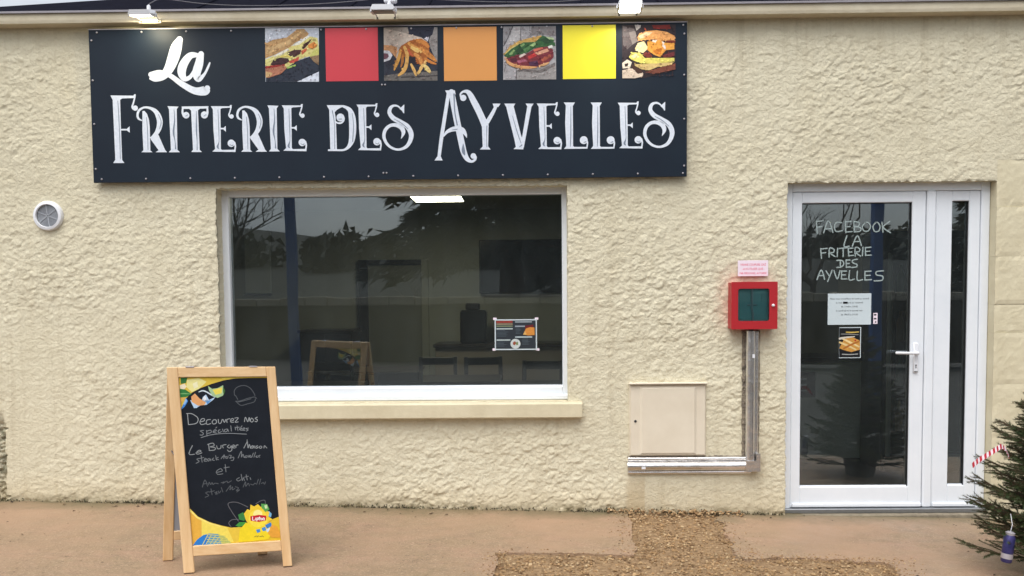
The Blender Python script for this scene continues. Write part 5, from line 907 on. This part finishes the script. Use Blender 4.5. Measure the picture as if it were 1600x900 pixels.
for u in (0, bw - .05): bar(u + .001, u + .049, -.003, .0045, .003, .025, 'foot', M['endgrain'], fR, ab, .001)
pg = bar(.044, bw - .044, .16, lb - .05, .008, .012, 'backing_board', mat('grey_hardboard', (150, 152, 158), .7), fR, ab, 0)
pk_ = bar(.044, bw - .044, .16, lb - .05, .0125, .017, 'chalk_panel', M['chalk'], fR, ab, 0)
for nm_, sl_ in (('lemon_artwork', BOARD_ART[:BOARD_SPLIT[0]]), *[('chalk_writing', BOARD_ART[a_:b_]) for a_, b_ in zip(BOARD_SPLIT[:-1], BOARD_SPLIT[1:])], ('lemon_artwork', BOARD_ART[BOARD_SPLIT[-1]:])):
    flat_art(nm_, sl_, lambda u, v, h: fR(bw - min(max(u, clip_u[0]), clip_u[1]), min(max(v, .17), lb - .058), .0175 + h * .45), M['board_print'], pk_, colored=True)
for u in (.09, bw - .13):
    b = MB().box(u, u + .04, -.034, .002, bl - .002, bl + .004, .001); b.v = [tuple(fB(x, z, y)) for x, y, z in b.v]; b.build('hinge', M['galv'], ab)
MB().tube([fB(.02, .60, -.024), fB(.0, .585, -.06), fR(.03, .60, .004)], .003, 6).build('stay_cord', M['cable'], ab, True)

# ------------------------------------------------------------------ spruce by the door
M['needle'] = mat('spruce_needles', (42, 60, 36), .6, var=(7, .35, (74, 88, 50)), spec=.3)
M['bark'] = mat('spruce_bark', (86, 66, 48), .9, var=(20, .3, None), bump=(60, .006))
M['pot'] = mat('black_plant_pot', (44, 40, 38), .6)
TX, TY = 2.785, -1.16; tz = zg(TX)
tr = thing('spruce_tree', (TX, TY, tz), 'small green spruce Christmas tree standing at the right of the door', 'tree')
MB().lathe([(0, .0), (.11, .0), (.135, .15), (.145, .15), (.145, .17), (.125, .17), (.125, .14), (0, .14)], (TX, TY, tz), 'z', 24).build('pot', M['pot'], tr, True)
MB().tube([(TX, TY, tz + .10), (TX + .01, TY, tz + .6), (TX - .005, TY + .01, tz + .95), (TX, TY, tz + 1.32)], [.026, .021, .012, .004], 8).build('trunk', M['bark'], tr, True)
rt = random.Random(12); nd = MB(); tw = MB()
def needles(a, b, dens, ln):
    d = b - a; L_ = d.length; d.normalize(); s = d.orthogonal().normalized(); t_ = d.cross(s)
    for k in range(int(L_ * dens)):
        p = a + d * (L_ * rt.random()); an = rt.uniform(0, 6.283); o = (s * math.cos(an) + t_ * math.sin(an))
        e = (o * .8 + d * .65 + Vector((0, 0, .12))).normalized() * ln * rt.uniform(.7, 1.15); w = d.cross(o) * .0011
        nd.v += [tuple(p - w), tuple(p + w), tuple(p + e)]; n = len(nd.v); nd.f.append((n - 3, n - 2, n - 1))
z = .12
while z < 1.16:
    reach = .51 * (1 - (z - .05) / 1.16) ** .9 + .03; nb_ = 10 if z < .9 else 6; a0 = rt.uniform(0, 6.28)
    for k in range(nb_):
        a = a0 + k * 2 * math.pi / nb_ + rt.uniform(-.25, .25); L_ = reach * rt.uniform(.72, 1.12)
        dr = Vector((math.cos(a), math.sin(a), 0)); st_ = Vector((TX, TY, tz + z + rt.uniform(-.03, .03)))
        rise = rt.uniform(.05, .35); pts = [st_ + dr * (L_ * q) + Vector((0, 0, L_ * (rise * q - .25 * q * (1 - q) + .12 * q * q))) for q in (0, .25, .5, .75, 1)]
        tw.tube(pts, [.006, .005, .004, .003, .0016], 5)
        for i in range(4): needles(pts[i], pts[i + 1], 800 if i else 350, .017)
        sd_ = Vector((-dr.y, dr.x, 0))
        for q in np.arange(.22, .98, .095):
            i = min(3, int(q * 4)); base_ = pts[i].lerp(pts[i + 1], q * 4 - i)
            for s in (-1, 1):
                l2 = L_ * .42 * (1.08 - q) * rt.uniform(.7, 1.2) + .03
                en = base_ + (dr * .75 + sd_ * s * rt.uniform(.5, .9) + Vector((0, 0, rt.uniform(-.05, .35)))).normalized() * l2
                tw.tube([base_, base_.lerp(en, .5) + Vector((0, 0, .004)), en], [.0028, .0022, .0012], 4); needles(base_, en, 900, .016)
    z += .055
cw = mesh('crown', nd.v, nd.f, M['needle'], tr); tag(cw, kind=None)
tw.build('branch', M['bark'], tr)
# ornaments
M['foil'] = mat('red_foil', (176, 34, 48), .3, .4)
rbn = thing('striped_ribbon', (2.33, -1.35, .6), 'red and white striped ribbon garland hung on the spruce tips', 'ribbon')
import itertools
def strip(name, pts, w, m_a, m_b, seglen, parent):
    va = MB(); vb = MB(); P_ = [Vector(p) for p in pts]; tot = []
    for i in range(len(P_) - 1):
        n = max(1, int((P_[i + 1] - P_[i]).length / seglen))
        for k in range(n): tot.append((P_[i].lerp(P_[i + 1], k / n), P_[i].lerp(P_[i + 1], (k + 1) / n)))
    for k, (a, b) in enumerate(tot):
        u = Vector((0, .35, 1)).normalized() * w / 2; (va if k % 2 == 0 else vb).add([a - u, b - u * .9 + Vector((0, 0, .004)), b + u + Vector((0, 0, .004)), a + u,
              a - u + Vector((0, .004, 0)), b - u * .9 + Vector((0, .004, .004)), b + u + Vector((0, .004, .004)), a + u + Vector((0, .004, 0))],
              [(0, 1, 2, 3), (4, 5, 6, 7), (0, 1, 5, 4), (3, 2, 6, 7), (0, 3, 7, 4), (1, 2, 6, 5)])
    va.build('stripe', m_a, parent); vb.build('stripe', m_b, parent)
RB = [(2.242, -1.35, .591), (2.27, -1.36, .622), (2.304, -1.36, .642), (2.345, -1.36, .668), (2.383, -1.35, .687), (2.41, -1.34, .67), (2.44, -1.32, .625)]
strip('stripe', RB, .023, M['foil'], mat('pale_ribbon', (214, 200, 204), .5), .010, rbn)
can = thing('foil_ornament', (2.42, -1.42, .10), 'blue foil cylinder ornament with silver cap hanging low in the spruce', 'ornament')
T = Matrix.Translation((2.40, -1.38, .112)) @ Matrix.Rotation(R(7), 4, 'Y')
cb = MB(); cb.lathe([(0, 0), (.022, .0), (.026, .006), (.0265, .125), (.020, .138), (0, .138)], (0, 0, 0), 'z', 20); cb.v = [tuple(T @ Vector(v)) for v in cb.v]; cb.build('body', mat('blue_foil', (34, 38, 88), .35, .3, var=(40, .4, (70, 64, 116))), can, True)
cb = MB(); cb.lathe([(.0, .1385), (.021, .1385), (.022, .150), (.012, .156), (0, .156)], (0, 0, 0), 'z', 16); cb.v = [tuple(T @ Vector(v)) for v in cb.v]; cb.build('cap', M['galv'], can, True)
cb = MB(); cb.lathe([(.0268, .02), (.0270, .034), (.0268, .046)], (0, 0, 0), 'z', 20); cb.v = [tuple(T @ Vector(v)) for v in cb.v]; cb.build('band', M['galv'], can, True)
MB().tube([T @ Vector((0, 0, .155)), T @ Vector((.004, 0, .19)), T @ Vector((0, 0.02, .24))], .0015, 5).build('string', M['white'], can)
# ------------------------------------------------------------------ inside the snack bar
M['table'] = mat('dark_table', (58, 50, 44), .35, var=(10, .2, None))
M['chair'] = mat('dark_chair', (36, 33, 32), .45)
M['counterfront'] = mat('pale_counter', (206, 212, 204), .4, var=(3, .12, None))
M['fridge'] = mat('charcoal_fridge', (44, 46, 60), .4)
M['screen'] = mat('black_screen', (12, 13, 16), .18)
tv = thing('television', (-.01, 4.5, 1.54), 'black flat television on the back wall inside the window', 'television')
bx('bezel', M['black'], tv, -.52, .50, 4.50, 4.56, 1.535, 2.175, .006); bx('screen', M['screen'], tv, -.505, .485, 4.494, 4.4995, 1.55, 2.16, 0); bx('bracket', M['dark'], tv, -.15, .15, 4.5605, 4.6, 1.7, 2.0, 0)
df = thing('inner_doorway', (-1.6, 4.56, 0), 'dark-framed doorway in the back wall behind the window', 'doorway')
bx('jamb', M['chair'], df, -1.98, -1.87, 4.52, 4.6, .011, 1.95, .003); bx('jamb', M['inwall'], df, -1.22, -1.14, 4.53, 4.6, .011, 1.95, .003); bx('lintel', M['chair'], df, -1.8695, -1.2205, 4.53, 4.6, 1.89, 1.95, .003)
bx('door_leaf', mat('olive_door', (136, 138, 126), .6, var=(3, .1, None)), df, -1.8695, -1.2205, 4.57, 4.6, .011, 1.8895, 0)
wb = thing('white_board', (-3.2, 4.55, 1.58), 'pale upright board on the back wall behind the window\'s left end', 'board')
bx('board', M['counterfront'], wb, -3.36, -3.05, 4.56, 4.6, 1.56, 2.36, .004); bx('ledge', M['dark'], wb, -3.37, -3.04, 4.545, 4.6, 1.53, 1.5595, .003)
sbd = thing('sideboard', (-2.2, 4.2, 0), 'dark sideboard against the back wall left of the doorway', 'sideboard')
bx('carcass', M['chair'], sbd, -2.55, -1.95, 3.95, 4.45, .08, 1.10, .006); bx('top', M['table'], sbd, -2.57, -1.93, 3.93, 4.46, 1.1005, 1.13, .004)
for x in (-2.53, -2.245): bx('cupboard_door', M['fridge'], sbd, x, x + .275, 3.935, 3.9495, .10, 1.08, .003)
for x in (-2.52, -2.0): bx('foot', M['chair'], sbd, x, x + .05, 3.97, 4.4, .0105, .0795, 0)
lp = thing('ceiling_light', (-.83, 2.8, 2.44), 'lit square ceiling panel light seen through the top of the window', 'ceiling light')
bx('frame', M['white'], lp, -1.09, -.58, 2.50, 3.02, 2.455, 2.50, .003); bx('diffuser', emat('lit_panel', (255, 243, 212), 12), lp, -1.075, -.595, 2.515, 3.005, 2.451, 2.4545, 0)
bx('hanger', M['grey'], lp, -.86, -.80, 2.76, 2.82, 2.5005, 2.549, 0)
# tables and chairs
def make_table(label):
    t = bpy.data.objects.new('dining_table', None); COL.objects.link(t); tag(t, label, 'table', 'dark dining tables inside the window')
    def pt(nm, *a):
        o = MB().box(*a).build(nm, M['table'], None); o.parent = t
    pt('top', -.55, .55, -.35, .35, .715, .745, .006)
    for x in (-.5, .46):
        for y in (-.31, .27): pt('leg', x, x + .04, y, y + .04, 0, .7145, .003)
    return t
def make_chair(label):
    t = bpy.data.objects.new('dining_chair', None); COL.objects.link(t); tag(t, label, 'chair', 'dark dining chairs inside the window')
    def pt(nm, b):
        o = b.build(nm, M['chair'], None); o.parent = t
    pt('seat', MB().box(-.20, .20, -.20, .20, .43, .465, .01))
    for x in (-.19, .155):
        pt('leg', MB().box(x, x + .035, -.19, -.155, 0, .4295, .003)); pt('leg', MB().box(x, x + .035, .165, .20, 0, .4295, .003))
        pt('back_post', MB().prism([(.165, .4655), (.20, .4655), (.245, .88), (.215, .88)], 'x', x, x + .035))
    pt('back_rail', MB().box(-.1545, .1545, .208, .236, .80, .875, .004)); pt('back_rail', MB().box(-.1545, .1545, .19, .215, .62, .665, .004))
    return t
def copy_tree(o):
    c = o.copy(); COL.objects.link(c)
    for ch in o.children:
        d = ch.copy(); COL.objects.link(d); d.parent = c
    return c
t0 = make_table(''); T_SP = [(-1.9, 1.35, 0, 'dark dining table just inside the left part of the window'), (-.75, 1.9, 0, 'dark dining table inside the middle of the window'), (.35, 1.3, 0, 'dark dining table inside the right end of the window'), (-1.6, 3.0, 0, 'dark dining table deeper in the room before the sideboard')]
c0 = make_chair(''); C_SP = [(-.85, 2.55, 0, 'dark open-backed chair facing the window behind the middle table'), (-.35, 2.5, 12, 'dark chair behind the middle table, right of the open-backed one'), (-1.75, 1.95, 4, 'dark chair behind the left table'), (.15, 1.92, -8, 'dark chair behind the right table, left one of the pair'), (.6, 1.9, 10, 'dark chair behind the right table, right one of the pair'), (-1.0, 1.2, 186, 'dark chair with its back to the window before the middle table')]
for base_, spots_ in ((t0, T_SP), (c0, C_SP)):
    first = True; made = []
    for x, y, rz, lab in spots_:
        o = base_ if first else copy_tree(base_); first = False; made.append((o, x, y, rz, lab))
    for o, x, y, rz, lab in made: o.location = (x, y, .01); o.rotation_euler.z = R(rz); o['label'] = lab
cf = thing('coffee_machine', (.05, 4.2, .9), 'dark coffee machine silhouetted on the back counter inside the window', 'coffee machine')
bx('body', M['black'], cf, -.72, -.42, 4.0, 4.35, .96, 1.34, .02); bx('hopper', M['chair'], cf, -.66, -.50, 4.05, 4.25, 1.3405, 1.42, .015); bx('grinder', M['black'], cf, -.30, -.12, 4.0, 4.3, .96, 1.20, .015)
bc = thing('back_counter', (.2, 4.2, 0), 'long dim counter along the back wall under the television', 'counter')
bx('front', mat('brown_counter', (150, 140, 126), .6), bc, -1.0, 1.6, 3.92, 4.55, .0105, .92, .004); bx('top', M['table'], bc, -1.02, 1.62, 3.88, 4.58, .9205, .958, .005)
# seen through the door: serving counter, letter sign, drinks fridge
sc_ = thing('serving_counter', (2.6, 2.0, 0), 'pale serving counter seen through the lower door glass', 'counter')
bx('front_panel', M['counterfront'], sc_, 1.75, 2.98, 1.80, 1.84, .03, .88, .004); bx('worktop', M['table'], sc_, 1.70, 3.02, 1.74, 2.4, .8805, .92, .005); bx('end_panel', M['chair'], sc_, 2.9805, 3.01, 1.79, 2.38, .0105, .88, .003); bx('plinth', M['chair'], sc_, 1.76, 2.98, 1.85, 2.35, .0105, .0295, 0)
es = thing('letter_sign', (2.46, 1.79, .57), 'small black sign with a pale letter on the serving counter front', 'sign')
bx('plate', M['black'], es, 2.27, 2.555, 1.785, 1.7995, .575, .795, .002); text('lettering', 'LE', .17, lambda u, v, h: (2.40 + u, 1.7843, .625 + v), M['white'], es)
fg = thing('drinks_fridge', (3.1, 1.6, 0), 'tall dark drinks fridge with pale handle seen through the door glass', 'fridge')
bx('cabinet', M['fridge'], fg, 2.93, 3.60, 1.32, 1.75, .0105, 1.98, .01); bx('fridge_door', mat('fridge_glass_dark', (20, 24, 28), .12), fg, 2.98, 3.57, 1.300, 1.3195, .16, 1.92, .004)
bx('handle', mat('pale_handle', (176, 184, 184), .4), fg, 2.952, 2.985, 1.262, 1.295, .14, 1.80, .008); bx('kick_plate', M['black'], fg, 2.95, 3.58, 1.305, 1.3195, .012, .15, 0)
for k, z in enumerate((.35, .72, 1.08, 1.45)):
    b = MB()
    for i in range(4): b.lathe([(0, z), (.03, z), (.032, z + .16), (.012, z + .21), (.012, z + .25), (0, z + .25)], (3.06 + i * .12, 1.285, 0), 'z', 10)
    b.build('bottle_row', mat('bottles_%d' % k, ((130, 104, 40), (48, 92, 60), (120, 92, 36), (60, 96, 64))[k], .4), fg, True)

# ------------------------------------------------------------------ across the road: what the glass mirrors
M['bluepost'] = mat('blue_post_paint', (52, 92, 152), .45)
M['leafdark'] = mat('conifer_foliage', (40, 54, 36), .8, var=(1.5, .3, (30, 42, 30)))
M['twig'] = mat('bare_twigs', (74, 66, 58), .9)
M['stone'] = mat('verge_wall_stone', (176, 166, 146), .9, var=(3, .25, (140, 132, 116)), bump=(20, .02))
M['wood_far'] = mat('winter_wood', (62, 64, 54), .95, var=(.35, .3, (48, 54, 44)))
M['hillwood'] = mat('wooded_slope', (46, 46, 38), .95, var=(.4, .3, (38, 40, 32)), bump=(1.5, .3))
for x, top, lean, lab in ((-3.78, 4.6, -.10, 'blue steel post across the pavement, left one of two'), (5.78, 4.6, .0, 'blue steel post across the pavement, right one of two')):
    p = thing('blue_post', (x, -8, zg(x) - .09), lab, 'post', 'blue posts across the pavement')
    T = Matrix.Translation((x, -8, zg(x) - .09)) @ Matrix.Rotation(R(-1.2) if lean else 0, 4, 'Y')
    MB().box(-.075, .075, -.075, .075, .012, top, .006, T).build('shaft', M['bluepost'], p); MB().box(-.14, .14, -.14, .14, 0, .012, 0, T).build('base_plate', M['dark'], p); MB().box(-.085, .085, -.085, .085, top + .0005, top + .02, .003, T).build('cap', M['bluepost'], p)
# low stone wall along the far side, stone by stone
lw = thing('verge_wall', (-2, -14.2, 0), 'low stone wall on the far side across from the shop', 'wall')
core = MB(); core.box(-22, 20, -14.45, -14.0, -.1, 1.38, 0); core.build('core', M['soil'], lw)
cap_rs = random.Random(5)
x = -22.0
while x < 20:
    w = cap_rs.uniform(.5, .9); MB().box(x, x + w - .02, -14.52, -13.93, 1.3805, 1.58 + cap_rs.uniform(-.02, .03), .02).build('coping_stone', M['stone'], lw); x += w
# hill and distant wood
hv = []; hf = []; nxh = 90
for j, (y, zb) in enumerate(((-24, .2), (-60, 4.0), (-110, 10.5), (-160, 13.0), (-300, 6.0))):
    for i in range(nxh + 1):
        x = -260 + i * 520 / nxh; k = float(fbm(np.array([x * .02]), np.array([j * .7]), 91)[0])
        hv.append((x, y, zb * (1 + .35 * k) - .09))
for j in range(4):
    for i in range(nxh): a = j * (nxh + 1) + i; hf.append((a, a + 1, a + nxh + 2, a + nxh + 1))
tag(mesh('hill', hv, hf, M['hillwood'], None, True), kind='structure')
rw = random.Random(8); fw = MB()
def clump(mb, c, r, n, rr, s):
    for _ in range(n):
        u = Vector((rr.gauss(0, 1), rr.gauss(0, 1), rr.gauss(0, 1))).normalized() * r * rr.random() ** .4; p = c + Vector((u.x, u.y, u.z * .8))
        a = Vector((rr.gauss(0, 1), rr.gauss(0, 1), rr.gauss(0, 1))).normalized(); b = a.orthogonal().normalized(); k = s * rr.uniform(.5, 1.3)
        mb.add([p - b * k, p + b * k, p + a * k * 1.6], [(0, 1, 2)])
for _ in range(330):
    x = rw.uniform(-110, 110); y = rw.uniform(-85, -62); z = 3.6 + (-y - 60) * .11; clump(fw, Vector((x, y, z + rw.uniform(.3, 1.9))), rw.uniform(1.4, 2.6), 70, rw, .5)
tag(mesh('distant_wood', fw.v, fw.f, M['wood_far']), 'dark winter woodland covering the hill across the valley', 'woodland', kind='stuff')
# big conifer with drooping boughs
def conifer(x, y, h, r, z0, label, seed, n):
    rr = random.Random(seed); zb = zg(x) - .09
    t = thing('conifer_tree', (x, y, zb), label, 'tree', 'conifers across the road')
    MB().tube([(x, y, zb), (x + .1, y, zb + h * .5), (x, y, zb + h)], [r * .09, r * .06, .03], 10).build('trunk', M['bark'], t, True)
    cr_ = MB(); br_ = MB()
    for k in range(n):
        q = k / n; z = z0 + (h - z0) * q; L_ = r * (1 - q) ** .8 * rr.uniform(.75, 1.1); a = k * 2.4 + rr.uniform(-.3, .3); d = Vector((math.cos(a), math.sin(a), 0)); s = Vector((-d.y, d.x, 0))
        pts = [Vector((x, y, zb + z)) + d * L_ * f + Vector((0, 0, L_ * (.12 * f - .28 * f * f))) for f in (0, .33, .66, 1)]; br_.tube(pts, [.05, .04, .03, .01], 5)
        for _ in range(int(260 * L_ / r) + 60):
            f = rr.random() ** .6; i = min(2, int(f * 3)); p = pts[i].lerp(pts[i + 1], f * 3 - i) + s * rr.gauss(0, .16 * L_ * (1.15 - f)) + Vector((0, 0, -abs(rr.gauss(0, .18))))
            dr = (d * rr.uniform(.3, 1) + s * rr.uniform(-.8, .8) + Vector((0, 0, rr.uniform(-.8, .1)))).normalized(); wv = dr.orthogonal().normalized() * .07
            cr_.v += [tuple(p - wv), tuple(p + wv), tuple(p + dr * rr.uniform(.3, .6))]; m_ = len(cr_.v); cr_.f.append((m_ - 3, m_ - 2, m_ - 1))
    mesh('crown', cr_.v, cr_.f, M['leafdark'], t); br_.build('branch', M['bark'], t)
conifer(-.4, -22, 13, 5.2, 3.0, 'large dark conifer across the road facing the middle of the window', 4, 120)
conifer(3.4, -25, 14, 4.2, 2.2, 'tall dark conifer across the road facing the wall right of the window', 9, 110)
conifer(21.5, -32, 9, 4.0, 1.2, 'dark conifer across the road, rightmost of the three', 14, 80)
# bare winter trees
def bare_tree(x, y, h, label, seed, mt, lean=(0, 0), depth=5):
    rr = random.Random(seed); zb = zg(x) - .09; t = thing('bare_tree', (x, y, zb), label, 'tree', 'bare trees across the road')
    tk = MB(); tws = MB()
    def grow(p, d, l, r_, k):
        q = p + d * l; mid = p.lerp(q, .5) + Vector((rr.uniform(-.06, .06) * l, rr.uniform(-.06, .06) * l, 0)); (tk if k == 0 else tws).tube([p, mid, q], [r_, r_ * .85, r_ * .68], 7 if k < 2 else 4)
        if k >= depth: return
        for _ in range(rr.choice((2, 3, 3)) if k else 4):
            nd_ = (d + Vector((rr.gauss(0, .55), rr.gauss(0, .55), rr.uniform(-.05, .4)))).normalized(); grow(q if rr.random() < .7 else mid, nd_, l * rr.uniform(.62, .85), r_ * .58, k + 1)
    grow(Vector((x, y, zb)), Vector((lean[0], lean[1], 1)).normalized(), h * .28, h * .018, 0)
    tk.build('trunk', mt, t, True); tws.build('crown', mt, t)
bare_tree(-10.6, -24, 7.4, 'bare winter tree across the road facing the left end of the window', 3, M['twig'])
bare_tree(-13.5, -27, 8.0, 'second bare winter tree, behind and left of the first', 6, M['twig'])
bare_tree(9.6, -22, 7.5, 'bare winter tree across the road facing the glazed door', 13, M['twig'])
bare_tree(-3.3, -20, 3.2, 'small pale leaning bare tree before the large conifer', 5, mat('pale_birch_bark', (196, 190, 178), .8, var=(6, .3, None)), (.32, 0), 3)
